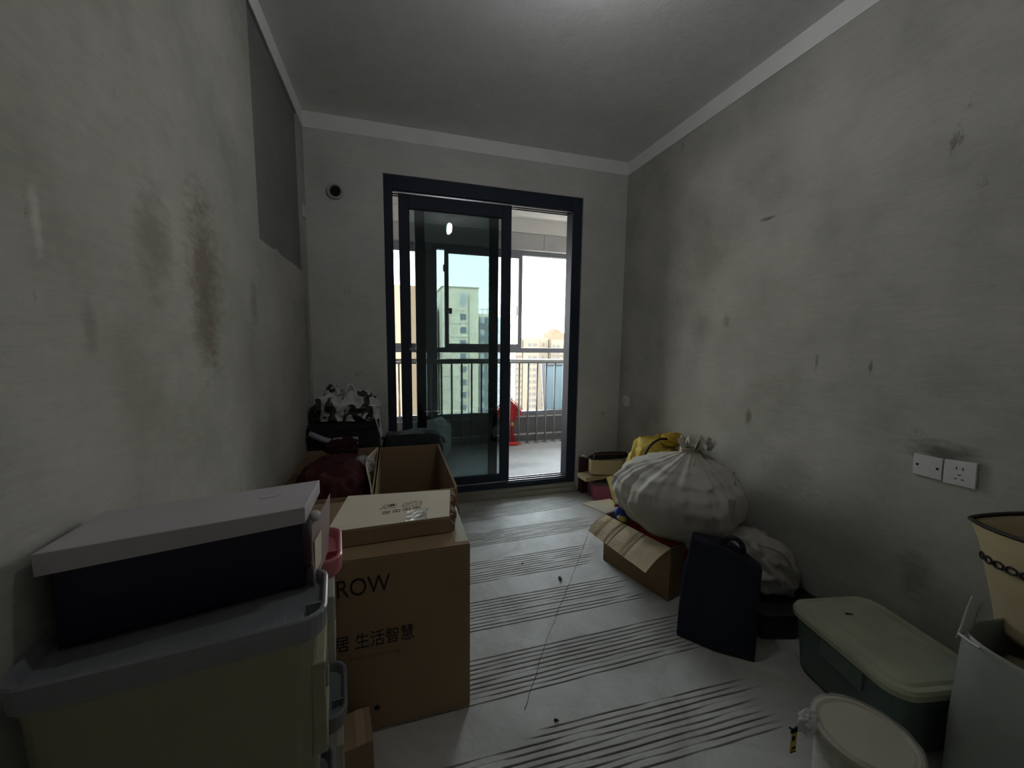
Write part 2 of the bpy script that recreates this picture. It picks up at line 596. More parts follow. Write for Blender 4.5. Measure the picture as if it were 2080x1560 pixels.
# hairline crack running over the screed
m_crack = mat('crack_dark', (0.07, 0.065, 0.055), rough=0.95)
ck = MB()
pts = []
for a, c_ in zip(crack[:-1], crack[1:]):
    n_ = max(2, int((c_ - a).length / 0.03))
    for i in range(n_):
        p = a.lerp(c_, i / n_)
        pts.append(p + Vector((0.006 * noise.noise(p * 13), 0.004 * noise.noise(p * 17 + Vector((4, 0, 0))), 0)))
for a, c_ in zip(pts[:-1], pts[1:]):
    d = (c_ - a).normalized()
    w = Vector((-d.y, d.x, 0)) * (0.0012 + 0.0007 * noise.noise(a * 20))
    ck.add([a - w + Vector((0, 0, 0.0002)), a + w + Vector((0, 0, 0.0002)), c_ + w + Vector((0, 0, 0.0002)), c_ - w + Vector((0, 0, 0.0002))], [(0, 1, 2, 3)])
up_parent(ck.build('crack', m_crack), fl)

# ------------------------------------------------------------------ sliding door to the balcony
m_frame = mat('charcoal_aluminium', (0.022, 0.029, 0.046), (0.026, 0.034, 0.052), scale=3, rough=0.6, spec=0.15)
m_track = mat('bare_aluminium', (0.55, 0.55, 0.56), rough=0.3, metallic=0.9)
m_gasket = mat('black_gasket', (0.012, 0.012, 0.013), rough=0.6)
g_front = glass('door_glass_front', (0.63, 0.695, 0.695), dust=0.0)
g_back = glass('door_glass_back', (0.45, 0.495, 0.495), dust=0.0)
g_win = glass('balcony_glass', (0.995, 1.0, 0.998))
m_sill = plaster('sill_concrete', 'z', base=(0.30, 0.29, 0.25), dark=(0.22, 0.21, 0.18), light=(0.37, 0.36, 0.31))

door = bpy.data.objects.new('door_1', None)
COL.objects.link(door)
door.location = (0.735, 3.12, 0.0)
struct(door)
fy0, fy1 = 3.080, 3.197
fr = MB()
fr.box(DL, DL + 0.062, fy0, fy1, 0.075, DT).box(DR - 0.085, DR, fy0, fy1, 0.075, DT)
fr.box(DL + 0.062, DR - 0.085, fy0, fy1, 2.375, DT).box(DL + 0.062, DR - 0.085, fy0, fy1, 0.075, 0.118)
fr.build('door_frame', m_frame, door, bevel=0.003)
tr = MB()
for yy in (3.104, 3.150, 3.192):
    tr.box(DL + 0.062, DR - 0.085, yy, yy + 0.004, 0.118, 0.128)
    tr.box(DL + 0.062, DR - 0.085, yy, yy + 0.004, 2.362, 2.375)
tr.build('track', m_track, door)
MB().box(DL, DR, 3.05, 3.30, 0, 0.075).build('door_sill', m_sill, door, bevel=0.004)
MB().box(DL, DR, 3.035, 3.05, 0, 0.048).build('sill_lip', m_sill, door, bevel=0.003)

def sash(x0, x1, y, z0, z1, stile, rail_b, rail_t, gm, nm):
    d = 0.036
    s_ = MB()
    s_.box(x0, x0 + stile, y, y + d, z0, z1)
    s_.box(x1 - stile, x1, y, y + d, z0, z1)
    s_.box(x0 + stile, x1 - stile, y + 0.002, y + d - 0.002, z0, z0 + rail_b)
    s_.box(x0 + stile, x1 - stile, y + 0.002, y + d - 0.002, z1 - rail_t, z1)
    so = s_.build(nm, m_frame, door, bevel=0.002)
    MB().box(x0 + stile - 0.005, x1 - stile + 0.005, y + 0.015, y + 0.021, z0 + rail_b - 0.005, z1 - rail_t + 0.005).build('glass_pane', gm, so)
    gk = MB()
    for a, b_ in ((x0 + stile, x0 + stile + 0.004), (x1 - stile - 0.004, x1 - stile)):
        gk.box(a, b_, y + 0.010, y + 0.026, z0 + rail_b, z1 - rail_t)
    gk.box(x0 + stile, x1 - stile, y + 0.010, y + 0.026, z0 + rail_b, z0 + rail_b + 0.004)
    gk.box(x0 + stile, x1 - stile, y + 0.010, y + 0.026, z1 - rail_t - 0.004, z1 - rail_t)
    gk.build('gasket', m_gasket, so)
    return so
s1 = sash(0.056, 0.917, 3.108, 0.12, 2.37, 0.074, 0.068, 0.105, g_front, 'sash')
s2 = sash(0.172, 0.825, 3.156, 0.12, 2.36, 0.070, 0.055, 0.070, g_back, 'sash')
MB().box(0.118, 0.168, 3.098, 3.108, 1.225, 1.245).build('handle', mat('grey_handle', (0.35, 0.35, 0.36), rough=0.4, metallic=0.5), s1, bevel=0.003)

# ------------------------------------------------------------------ balcony
m_bfloor = plaster('balcony_screed', 'z', base=(0.46, 0.455, 0.44), dark=(0.37, 0.365, 0.355), light=(0.52, 0.515, 0.50), stains=[(1.25, 3.85, 0.0, 0.3, 0.12, 1, (0.25, 0.24, 0.23), 0.6)])
m_bceil = mat('balcony_paint', (0.66, 0.645, 0.615), (0.62, 0.605, 0.58), scale=2, rough=0.9)
m_lintel = mat('balcony_lintel', (0.36, 0.35, 0.345), (0.42, 0.41, 0.40), scale=3, rough=0.9)
m_dark = mat('dark_parapet', (0.10, 0.10, 0.10), (0.13, 0.13, 0.128), scale=5, rough=0.85)
BX0, BX1, BY = -1.6, 3.2, 4.85
struct(MB().box(BX0, BX1, YB + 0.2, BY + 0.1, -0.15, 0.0).build('balcony_floor', m_bfloor))
struct(MB().box(BX0, BX1, YB + 0.2, BY + 0.15, H + 0.0, H + 0.15).build('balcony_ceiling', m_bceil))
struct(MB().box(BX0, BX1, BY - 0.06, BY + 0.1, 2.432, 2.625).box(BX0, BX1, BY - 0.05, BY + 0.1, 2.625, H).build('balcony_lintel_wall', m_lintel))
struct(MB().box(BX0, BX1, BY - 0.065, BY - 0.051, 2.632, H).build('trim_4', m_bceil))
struct(MB().box(1.84, 1.846, BY - 0.063, BY - 0.06, 2.44, 2.625).box(1.0, 1.006, BY - 0.063, BY - 0.06, 2.44, 2.625).build('trim_5', mat('joint_grey', (0.25, 0.25, 0.25))))
struct(MB().box(BX0, BX1, BY, BY + 0.1, 0.0, 0.33).box(BX0, BX1, BY - 0.05, BY, 0.0, 0.085).build('balcony_parapet', m_dark))
struct(MB().box(BX0, BX1, BY - 0.055, BY + 0.0, 0.085, 0.093).build('trim_6', m_bceil))
struct(MB().box(BX0 - 0.1, BX0, YB + 0.2, BY + 0.1, -0.15, H + 0.15).build('wall_balcony_left', m_bceil))
struct(MB().box(BX1, BX1 + 0.1, YB + 0.2, BY + 0.1, -0.15, H + 0.15).build('wall_balcony_right', m_bceil))
struct(MB().box(BX0, DL, YB + 0.2, YB + 0.21, 0, H).box(DR, BX1, YB + 0.2, YB + 0.21, 0, H).box(DL, DR, YB + 0.2, YB + 0.21, DT, H).build('wall_balcony_back', m_bceil))
# outside skin of the block above and below the balcony keeps the light out as the real house does
struct(MB().box(-7, BX0 - 0.1, YF - T, YB + 0.2, -3, H + 3).box(BX1 + 0.1, 8, YF - T, YB + 0.2, -3, H + 3).box(BX0 - 0.1, BX1 + 0.1, YF - T, YB + 0.2, H + 0.15, H + 3).build('wall_exterior', m_lintel))

m_bframe = mat('balcony_window_frame', (0.15, 0.155, 0.175), rough=0.45, spec=0.4)
win = bpy.data.objects.new('window_1', None)
COL.objects.link(win)
win.location = (0.8, BY, 0.33)
struct(win)
f_ = MB()
wy0, wy1 = BY + 0.005, BY + 0.07
f_.box(BX0, BX1, wy0, wy1, 0.33, 0.385).box(BX0, BX1, wy0, wy1, 2.375, 2.432).box(BX0, BX1, wy0, wy1, 1.155, 1.215)
for xx in (BX0, 0.385, BX1 - 0.06):
    f_.box(xx, xx + (0.125 if xx == 0.385 else 0.06), wy0 - 0.02, wy1, 0.385, 2.375)
f_.build('window_frame', m_bframe, win, bevel=0.003)
def wsash(x0, x1, y, nm='sash'):
    s_ = MB()
    s_.box(x0, x0 + 0.05, y, y + 0.03, 1.215, 2.375).box(x1 - 0.05, x1, y, y + 0.03, 1.215, 2.375)
    s_.box(x0 + 0.05, x1 - 0.05, y, y + 0.03, 1.215, 1.262).box(x0 + 0.05, x1 - 0.05, y, y + 0.03, 2.335, 2.375)
    so = s_.build(nm, m_bframe, win, bevel=0.002)
    MB().box(x0 + 0.045, x1 - 0.045, y + 0.012, y + 0.018, 1.257, 2.34).build('glass_pane', g_win, so)
    return so
wa = wsash(0.604, 1.585, BY + 0.008)
wsash(-0.35, 0.385, BY + 0.04)
wsash(-1.54, -0.30, BY + 0.008)
MB().box(0.590, 0.604, BY + 0.01, BY + 0.03, 2.12, 2.20).box(0.655, 0.69, BY - 0.004, BY + 0.008, 1.62, 1.69).build('latch', m_gasket, wa)
MB().tube([(1.50, BY - 0.0, 1.60), (1.512, BY - 0.02, 1.63), (1.512, BY - 0.02, 1.72), (1.507, BY - 0.01, 1.78)], 0.006, 6).build('latch', m_gasket, wa)
MB().box(0.51, 2.6, BY + 0.03, BY + 0.036, 0.38, 1.16).build('glass_pane', g_win, win)
MB().box(BX0 + 0.06, 0.385, BY + 0.03, BY + 0.036, 0.38, 1.16).build('glass_pane', g_win, win)
struct(MB().box(BX0, BX1, BY - 0.02, BY + 0.01, 0.312, 0.33).build('trim_7', mat('sill_aluminium', (0.45, 0.45, 0.44), rough=0.5)))

m_rail = mat('steel_rail', (0.30, 0.29, 0.28), rough=0.35, metallic=0.75)
RY = 4.70
rail = thing('balcony_railing', 'grey steel railing with thin upright bars across the balcony', 'railing', (0.8, RY, 0.0))
MB().tube([(BX0 + 0.01, RY, 1.055), (BX1 - 0.01, RY, 1.055)], 0.030, 14).build('handrail', m_rail, rail, smooth=True)
xsb = [1.388 + 0.121 * i for i in range(-23, 15)]
bal_me = None
foot_me = None
for xb in xsb:
    if xb < BX0 + 0.05 or xb > BX1 - 0.05:
        continue
    if bal_me is None:
        bo = MB().tube([(0, 0, 0), (0, 0, 1.03)], 0.0115, 10).build('baluster', m_rail, None, smooth=True)
        fo = MB().loft([circ(0, 0, 0.034, 0, 14), circ(0, 0, 0.034, 0.004, 14), circ(0, 0, 0.016, 0.014, 14)], True, True).build('foot_plate', m_rail, None, smooth=False)
        bal_me, foot_me = bo.data, fo.data
    else:
        bo = bpy.data.objects.new('baluster', bal_me)
        fo = bpy.data.objects.new('foot_plate', foot_me)
        COL.objects.link(bo)
        COL.objects.link(fo)
    bo.location = (xb, RY, 0.0)
    fo.location = (xb, RY, 0.0)
    up_parent(bo, rail)
    up_parent(fo, bo)
    fo.matrix_parent_inverse = Matrix.Translation(-Vector((xb, RY, 0.0)))

# red knot hanging inside the railing
m_red = mat('red_cord', (0.50, 0.035, 0.03), (0.38, 0.025, 0.025), scale=30, rough=0.7)
kn = thing('knot_ornament', 'red corded knot ornament with a tassel hanging behind the railing', 'ornament', (1.395, 4.765, 0.0))
cx, cz = 1.395, 0.405
body = MB()
for k_ in range(-5, 6):  # woven diamond: two layers of cords
    for sgn in (1, -1):
        off = k_ * 0.022
        L_ = 0.115
        path = []
        for t_ in np.linspace(-1, 1, 9):
            a_ = t_ * L_
            u_, w_ = a_, off
            X_ = (u_ + sgn * w_) * 0.707
            Z_ = (sgn * u_ - w_) * 0.707
            path.append((cx + X_, 4.765 + 0.008 * math.cos(t_ * 4 * math.pi + k_) * sgn, cz + Z_))
        body.tube(path, 0.011, 6)
body.build('woven_knot', m_red, kn, smooth=True)
lp = MB()
for side in range(4):
    for k_ in range(-4, 5, 1):
        a_ = math.radians(45 + 90 * side)
        d = Vector((math.cos(a_), 0, math.sin(a_)))
        tt = Vector((-d.z, 0, d.x))
        c0 = Vector((cx, 4.765, cz)) + d * 0.118 + tt * (k_ * 0.025)
        path = [c0 - tt * 0.009, c0 - tt * 0.012 + d * 0.022, c0 + d * 0.036, c0 + tt * 0.012 + d * 0.022, c0 + tt * 0.009]
        lp.tube(path, 0.0055, 6)
lp.build('edge_loops', m_red, kn, smooth=True)
MB().tube([(cx, 4.765, cz + 0.16), (cx + 0.004, 4.76, 0.80), (cx, 4.745, 1.085)], 0.004, 6).build('hanging_cord', m_red, kn)
ts = MB()
for i in range(26):
    a_ = i * 2.399
    r_ = 0.004 * math.sqrt(i)
    bx = cx + 0.045
    ts.tube([(bx + r_ * math.cos(a_), 4.765 + r_ * math.sin(a_), 0.24), (bx + 1.2 * r_ * math.cos(a_), 4.765 + 1.2 * r_ * math.sin(a_), 0.12), (bx + 0.02 + 2.0 * r_ * math.cos(a_), 4.74 + 2 * r_ * math.sin(a_), 0.012)], 0.0022, 5)
ts.build('tassel', m_red, kn)
MB().tube([(cx + 0.045, 4.765, 0.265), (cx + 0.045, 4.765, 0.22)], 0.020, 10).build('tassel_cap', mat('gold_cap', (0.55, 0.35, 0.08), rough=0.5), kn, smooth=True)
rb = blob((1.40, 4.63, 0.022), (0.12, 0.035, 0.024), amp=0.25, sc=8, seed=3, nu=28, nv=14, floor=0.002)
tag(rb.build('red_cloth', m_red, None, smooth=True), 'small red rag lying on the balcony floor below the knot ornament', 'cloth')

# things standing about on the balcony
op = MB()
A = [Vector((1.98, 4.98, 0.36)), Vector((2.60, 4.98, 0.36)), Vector((2.60, 5.42, 0.97)), Vector((2.10, 5.42, 0.97))]
ow = thing('open_window_sash', 'pale blue glazed sash tilted outward at the low right of the balcony window', 'window sash', (2.3, 4.98, 0.36))
def bar(p, q, t):
    d = (q - p).normalized()
    n_ = Vector((0, -0.8, 0.6)).normalized()
    s_ = d.cross(n_).normalized() * t
    n_ = n_ * t * 0.6
    return [p - s_ - n_, p + s_ - n_, p + s_ + n_, p - s_ + n_, q - s_ - n_, q + s_ - n_, q + s_ + n_, q - s_ + n_]
fr = MB()
for i in range(4):
    fr.hexa(bar(A[i], A[(i + 1) % 4], 0.022))
fr.build('sash_frame', mat('pale_frame', (0.12, 0.125, 0.13), rough=0.5), ow)
MB().hexa([A[0], A[1], A[2], A[3]] and [A[0] + Vector((0, 0.004, -0.004)), A[1] + Vector((0, 0.004, -0.004)), A[1], A[0], A[3] + Vector((0, 0.004, -0.004)), A[2] + Vector((0, 0.004, -0.004)), A[2], A[3]]).build('glass_pane', mat('frosted_blue_glass', (0.20, 0.28, 0.31), rough=0.35, spec=0.5, trans=0.4), ow)
bb = MB().box(-0.06, 0.09, 4.2, 4.42, 0.0, 0.275)
bb2 = thing('balcony_carton', 'orange brown carton on the balcony beyond the door\'s left slit', 'box', (0.015, 4.31, 0.0))
bb.build('carton_body', mat('orange_card', (0.42, 0.20, 0.09), rough=0.8), bb2, bevel=0.003)
MB().box(-0.058, 0.012, 4.205, 4.415, 0.275, 0.279).box(0.018, 0.088, 4.205, 4.415, 0.275, 0.279).build('flap', mat('orange_card', ()), bb2)
wb = blob((0.43, 4.35, 0.21), (0.17, 0.14, 0.23), n1=2.6, n2=2.6, amp=0.14, sc=3, seed=9, nu=48, nv=28, floor=0.002, crease=0.4)
tag(wb.build('plastic_sack', mat('balcony_white_plastic', (0.70, 0.71, 0.70), rough=0.5, trans=0.3), None, smooth=True), 'crumpled white plastic sack on the balcony seen through the door glass', 'bag')

# ------------------------------------------------------------------ view outside
m_cream = mat('cream_render', (0.76, 0.68, 0.52), (0.80, 0.72, 0.57), scale=0.3, rough=0.9)
m_cream2 = mat('peach_render', (0.135, 0.112, 0.082), (0.15, 0.124, 0.092), scale=0.2, rough=0.9)
m_peach = mat('peach_haze_render', (0.145, 0.092, 0.060), (0.16, 0.103, 0.068), scale=0.2, rough=0.9)  # sun glare and haze of the far towers mixed into this orange
m_greyb = mat('grey_render', (0.42, 0.42, 0.41), (0.48, 0.48, 0.47), scale=0.3, rough=0.9)
m_pane = mat('dark_window_glass', (0.16, 0.19, 0.23), rough=0.25, spec=0.6)
m_pane2 = mat('pale_window_glass', (0.45, 0.50, 0.52), rough=0.25, spec=0.6)
m_band = mat('facade_joint', (0.42, 0.38, 0.30), rough=0.9)
ZB = -45.0
struct(MB().box(-260, 420, 20, 420, ZB - 1, ZB).build('ground', mat('hazy_ground', (0.12, 0.115, 0.10), (0.15, 0.14, 0.12), scale=0.05, rough=1)))

def tower(name, label, loc, x0, x1, y0, y1, z1, m):
    t_ = thing(name, label, 'building', ((x0 + x1) / 2, y0, ZB))
    MB().box(x0, x1, y0, y1, ZB, z1).build('wall', m, t_)
    return t_

def windows(t_, x0, x1, y, ztops, h, m_glass, name='window', depth=0.25):
    me_ = None
    for zt in ztops:
        if me_ is None:
            mb = MB()
            mb.box(x0, x1, y - 0.06, y + 0.0, zt - h, zt)
            ob = mb.build(name, m_glass, None, origin=(x0, y, zt))
            me_ = ob.data
        else:
            ob = bpy.data.objects.new(name, me_)
            COL.objects.link(ob)
            ob.location = (x0, y, zt)
        up_parent(ob, t_)

M_ = tower('apartment_tower', 'pale cream apartment tower with one column of windows, taller than its neighbours', None, 10.53, 18.66, 89, 101, 12.7, m_cream)
MB().box(10.4, 18.75, 88.8, 101.2, 12.7, 13.0).build('roof_coping', m_band, M_)
tops = [7.10 - 2.95 * i for i in range(9)]
windows(M_, 14.5, 15.85, 89, tops, 1.4, m_pane)
windows(M_, 14.5, 15.85, 89, [11.55], 2.75, m_pane2, 'tall_window')
mb = MB()
for i in range(10):
    mb.box(10.6, 16.0, 88.93, 89, 7.75 - 2.95 * i, 7.85 - 2.95 * i)
mb.box(16.3, 16.6, 88.9, 89, ZB, 11.3)
mb.build('facade_joint', m_band, M_)
mb = MB()
for i in range(1, 3):
    mb.box(14.5, 15.85, 88.90, 88.935, 11.55 - 0.92 * i - 0.05, 11.55 - 0.92 * i + 0.05)
mb.box(15.15, 15.2, 88.90, 88.935, 8.8, 11.55)
mb.build('window_bars', m_band, M_)

R_ = tower('balcony_block', 'cream apartment block with stacked glazed balconies right of the tall tower', None, 18.9, 28.5, 92, 104, 7.4, m_cream)
mb, gl_, rl = MB(), MB(), MB()
for i in range(11):
    zt = 6.75 - 2.87 * i
    mb.box(19.4, 27.9, 91.55, 92, zt - 2.9, zt - 2.45)
    for q in (19.4, 23.4, 27.6):
        mb.box(q, q + 0.25, 91.6, 92, zt - 2.5, zt)
    for q in range(8):
        x_ = 19.75 + q * 1.02
        if x_ + 0.8 < 27.6:
            (gl_ if q % 3 != 1 else rl).box(x_, x_ + 0.85, 91.9, 92.0, zt - 1.5, zt - 0.1)
    rl.box(19.45, 27.85, 91.5, 91.55, zt - 2.45, zt - 1.6)
struct(mb.build('balcony_frames', mat('grey_brown_frame', (0.27, 0.25, 0.23)), R_), 'stuff')
struct(gl_.build('pale_panes', m_pane2, R_), 'stuff')
struct(rl.build('balcony_guards', m_pane, R_), 'stuff')
pg = MB()
for q in range(9):
    pg.box(19.2 + q * 1.1, 19.3 + q * 1.1, 92.2, 92.3, 7.4, 9.0)
pg.box(19.1, 28.3, 92.2, 92.3, 8.4, 8.5)
pg.build('roof_railing', m_greyb, R_)
MB().loft([circ(22.9, 94, 0.65, 7.4, 12), circ(22.9, 94, 0.65, 8.9, 12), circ(22.9, 94, 0.2, 9.5, 12)], True, True).build('roof_tank', m_greyb, R_)

L__ = tower('grey_block', 'grey banded apartment block left of the tall cream tower', None, 5.9, 10.15, 95, 107, 8.8, m_greyb)
mb = MB()
for i in range(12):
    mb.box(6.1, 10.1, 94.7, 95, 7.0 - 2.7 * i - 1.6, 7.0 - 2.7 * i)
struct(mb.build('window_bands', mat('grey_glass_band', (0.24, 0.25, 0.26), rough=0.4), L__), 'stuff')
for q in range(5):
    pass
pg = MB()
for q in range(5):
    pg.box(6.2 + q * 0.85, 6.35 + q * 0.85, 95.2, 95.4, 8.8, 10.2)
pg.box(6.1, 10.1, 95.2, 95.4, 9.6, 9.8)
pg.build('roof_railing', m_greyb, L__)

P_ = tower('peach_tower', 'peach coloured tower glimpsed through the narrow left slit of the door', None, -3.5, 3.9, 70, 84, 10.3, m_peach)
windows(P_, -0.35, 0.42, 70, [4.0 - 2.1 * i for i in range(10)], 1.2, mat('peach_glass', (0.09, 0.075, 0.065), rough=0.3))
for nm, x0, x1, z1, yy, mm, lab in [('distant_tower', 47.2, 54.2, 1.6, 165, m_cream2, 'distant cream tower with paired balcony windows just right of the door mullion'),
                                    ('distant_tower', 54.6, 62.0, 2.5, 165, m_cream2, 'distant pale tower with two dark window columns, centre of the clear opening'),
                                    ('distant_tower', 62.3, 67.6, 2.6, 168, m_cream2, 'distant slim cream tower with a single column of small windows'),
                                    ('distant_tower', 68.0, 77.4, 1.9, 165, m_cream2, 'distant cream tower with balcony grid at the right jamb')]:
    t_ = tower(nm, lab, None, x0, x1, yy, yy + 14, z1, mm)
    mb, mp_ = MB(), MB()
    sp = 2.74
    w_ = x1 - x0
    pat = {47.2: [(0.25, 0.42), (0.5, 0.62)], 54.6: [(0.33, 0.53), (0.63, 0.88)], 62.3: [(0.46, 0.66)], 68.0: [(0.05, 0.2), (0.27, 0.42), (0.6, 0.7), (0.8, 0.95)]}[x0]
    for i in range(15):
        zt = z1 - 2.4 - i * sp
        for (a_, c_) in pat:
            (mp_ if x0 == 47.2 and a_ == 0.25 else mb).box(x0 + a_ * w_, x0 + c_ * w_, yy - 0.1, yy, zt - 1.35, zt)
        if x0 in (47.2, 68.0):
            mb.box(x0 + 0.2, x1 - 0.2, yy - 0.5, yy, zt - 2.1, zt - 1.75)
    struct(mb.build('window_rows', mat('hazy_glass', (0.07, 0.066, 0.060), rough=0.5), t_), 'stuff')
    if mp_.v:
        struct(mp_.build('pale_rows', m_pane2, t_), 'stuff')  # one window column in paler glass
F5 = tower('stepped_tower', 'far hazy orange tower with a stepped top above the roofs', None, 97.0, 105.5, 235, 250, 6.4, m_peach)
MB().box(99.0, 103.5, 236, 249, 6.4, 7.9).box(100.2, 102.3, 238, 247, 7.9, 9.0).build('stepped_top', m_peach, F5)
t_ = tower('orange_slab', 'far hazy orange apartment slab left of the stepped tower', None, 62.0, 96.0, 232, 246, 2.4, m_peach)
mb = MB()
for q in (67, 71, 82, 90):
    mb.box(q, q + 1.2, 231.9, 232, -3.5, 0.8)
mb.build('window_strip', mat('orange_strip', (0.09, 0.05, 0.035)), t_)

# ------------------------------------------------------------------ ceiling lamp
lamp = thing('ceiling_lamp', 'bare compact bulb in a white ceiling rose, lit', 'lamp', (0.688, 1.25, H))
m_rose = mat('lamp_white', (0.6, 0.6, 0.58), rough=0.5)
MB().loft([circ(0.688, 1.25, 0.055, H - 0.001, 28), circ(0.688, 1.25, 0.052, H - 0.012, 28), circ(0.688, 1.25, 0.028, H - 0.03, 28), circ(0.688, 1.25, 0.018, H - 0.085, 28)], True, True).build('ceiling_rose', m_rose, lamp, smooth=False)
bl = MB()
bl.loft([circ(0.688, 1.25, 0.012, H - 0.085, 20), circ(0.688, 1.25, 0.026, H - 0.095, 20), circ(0.688, 1.25, 0.027, H - 0.165, 20), circ(0.688, 1.25, 0.019, H - 0.186, 20), circ(0.688, 1.25, 0.004, H - 0.194, 20)], True, True)
bl.build('bulb', emit('bulb_glow', (0.97, 0.97, 1.0), LAMP_STRENGTH), lamp, smooth=True)

# ------------------------------------------------------------------ fittings on the walls
m_plate = mat('white_plate', (0.62, 0.62, 0.61), (0.56, 0.56, 0.55), scale=8, rough=0.5, spec=0.4)
m_hole = mat('hole_black', (0.01, 0.01, 0.01), rough=0.9)
def wall_plate(pts, out, name, label, cat, th=0.010):
    """pts: four corners on the wall (ordered), out: unit normal into the room"""
    p = [Vector(q) for q in pts]
    c = sum(p, Vector()) / 4
    t_ = thing(name, label, cat, c)
    o = Vector(out)
    MB().hexa([q for q in p] + [q + o * th for q in p]).build('plate', m_plate, t_, bevel=0.002)
    ex = (p[1] - p[0]).normalized()
    ez = (p[3] - p[0]).normalized()
    return t_, c + o * th, ex, ez
def disc(c, n_, r, ex, ez, sx_=1.0, sz_=1.0, th=0.0008, k=12):
    ring0 = [c + ex * (r * sx_ * math.cos(2 * math.pi * i / k)) + ez * (r * sz_ * math.sin(2 * math.pi * i / k)) for i in range(k)]
    return MB().loft([ring0, [q + n_ * th for q in ring0]], True, True)
OUT = Vector((-1, 0, 0))
t1, c, ex, ez = wall_plate([(XR, 0.884, 0.820), (XR, 0.968, 0.821), (XR, 0.971, 0.900), (XR, 0.887, 0.901)], OUT, 'blank_plate', 'white blank wall plate with two screw holes, beside the socket', 'wall plate')
for q in (-0.029, 0.029):
    disc(c + ex * q, OUT, 0.0045, ex, ez).build('screw_hole', m_hole, t1)
t2, c, ex, ez = wall_plate([(XR, 0.795, 0.820), (XR, 0.880, 0.817), (XR, 0.883, 0.902), (XR, 0.799, 0.911)], OUT, 'wall_socket', 'white five hole electric socket on the right wall', 'socket')
for dx, dz, sx_, sz_ in ((-0.008, 0.017, 0.3, 1.0), (0.008, 0.017, 0.3, 1.0), (0, -0.006, 1.1, 0.35), (-0.009, -0.021, 0.9, 0.35), (0.009, -0.021, 0.9, 0.35)):
    disc(c + ex * dx + ez * dz, OUT, 0.005, ex, ez, sx_, sz_).build('pin_slot', m_hole, t2)
t3, c, ex, ez = wall_plate([(XR, 2.875, 0.765), (XR, 2.962, 0.768), (XR, 2.962, 0.855), (XR, 2.875, 0.852)], OUT, 'wall_socket', 'small white socket low in the far right corner', 'socket', th=0.022)
for dx in (-0.012, 0.012):
    disc(c + ex * dx, OUT, 0.005, ex, ez, 0.35, 1.0).build('pin_slot', m_hole, t3)
t4, c, ex, ez = wall_plate([(XL, 2.945, 2.095), (XL, 3.03, 2.10), (XL, 3.03, 2.175), (XL, 2.945, 2.17)], Vector((1, 0, 0)), 'wall_socket', 'white socket high on the left wall near the corner', 'socket', th=0.012)
for dx in (-0.012, 0.012):
    disc(c + ex * dx, Vector((1, 0, 0)), 0.005, ex, ez, 0.35, 1.0).build('pin_slot', m_hole, t4)
vt = thing('pipe_sleeve', 'round grey pipe sleeve with a dark opening high on the back wall', 'vent', (-0.359, YB, 2.31))
def ycirc(r, y, n=36):
    return [Vector((-0.359 + r * math.cos(2 * math.pi * i / n), y, 2.31 + r * math.sin(2 * math.pi * i / n))) for i in range(n)]
MB().loft([ycirc(0.053, YB), ycirc(0.053, YB - 0.014), ycirc(0.048, YB - 0.018), ycirc(0.038, YB - 0.018), ycirc(0.034, YB - 0.004)]).build('sleeve_rim', mat('grey_pvc', (0.42, 0.42, 0.41), (0.36, 0.36, 0.35), scale=12, rough=0.6), vt, smooth=False)
MB().loft([ycirc(0.0345, YB - 0.004), ycirc(0.0345, YB - 0.002)], True, True).build('opening', m_hole, vt)

# ------------------------------------------------------------------ cardboard helpers
m_card = mat('brown_cardboard', (0.27, 0.185, 0.105), (0.30, 0.205, 0.118), scale=4, rough=0.85, bump=0.06, bscale=25)
m_card_l = mat('pale_cardboard', (0.70, 0.62, 0.48), (0.74, 0.66, 0.52), scale=5, rough=0.85, bump=0.08, bscale=30)
m_card_d = mat('dark_cardboard', (0.20, 0.135, 0.075), (0.23, 0.155, 0.09), scale=4, rough=0.88)
m_ink = mat('black_ink', (0.015, 0.014, 0.013), rough=0.7)
m_ink2 = mat('grey_ink', (0.13, 0.105, 0.075), rough=0.8)
m_tape = mat('clear_tape', (0.40, 0.30, 0.19), rough=0.25, spec=0.6)

def open_box(x0, x1, y0, y1, h, t=0.005, T=None, z=0.0):
    mb = MB()
    mb.box(x0, x1, y0, y1, z, z + t, T)
    mb.box(x0, x0 + t, y0, y1, z, z + h, T).box(x1 - t, x1, y0, y1, z, z + h, T)
    mb.box(x0 + t, x1 - t, y0, y0 + t, z, z + h, T).box(x0 + t, x1 - t, y1 - t, y1, z, z + h, T)
    return mb

def sheet(p00, p10, p11, p01, nu=12, nv=4, amp=0.003, seed=0, sag=0.0):
    p00, p10, p11, p01 = map(Vector, (p00, p10, p11, p01))
    n_ = (p10 - p00).cross(p01 - p00).normalized()
    rows_ = []
    for j in range(nv + 1):
        v = j / nv
        row = []
        for i in range(nu + 1):
            u = i / nu
            p = (p00 * (1 - u) + p10 * u) * (1 - v) + (p01 * (1 - u) + p11 * u) * v
            p = p + n_ * (amp * noise.noise(p * 9 + Vector((seed, 0, 0))) + sag * math.sin(math.pi * u))
            row.append(p)
        rows_.append(row)
    return MB().grid(rows_)

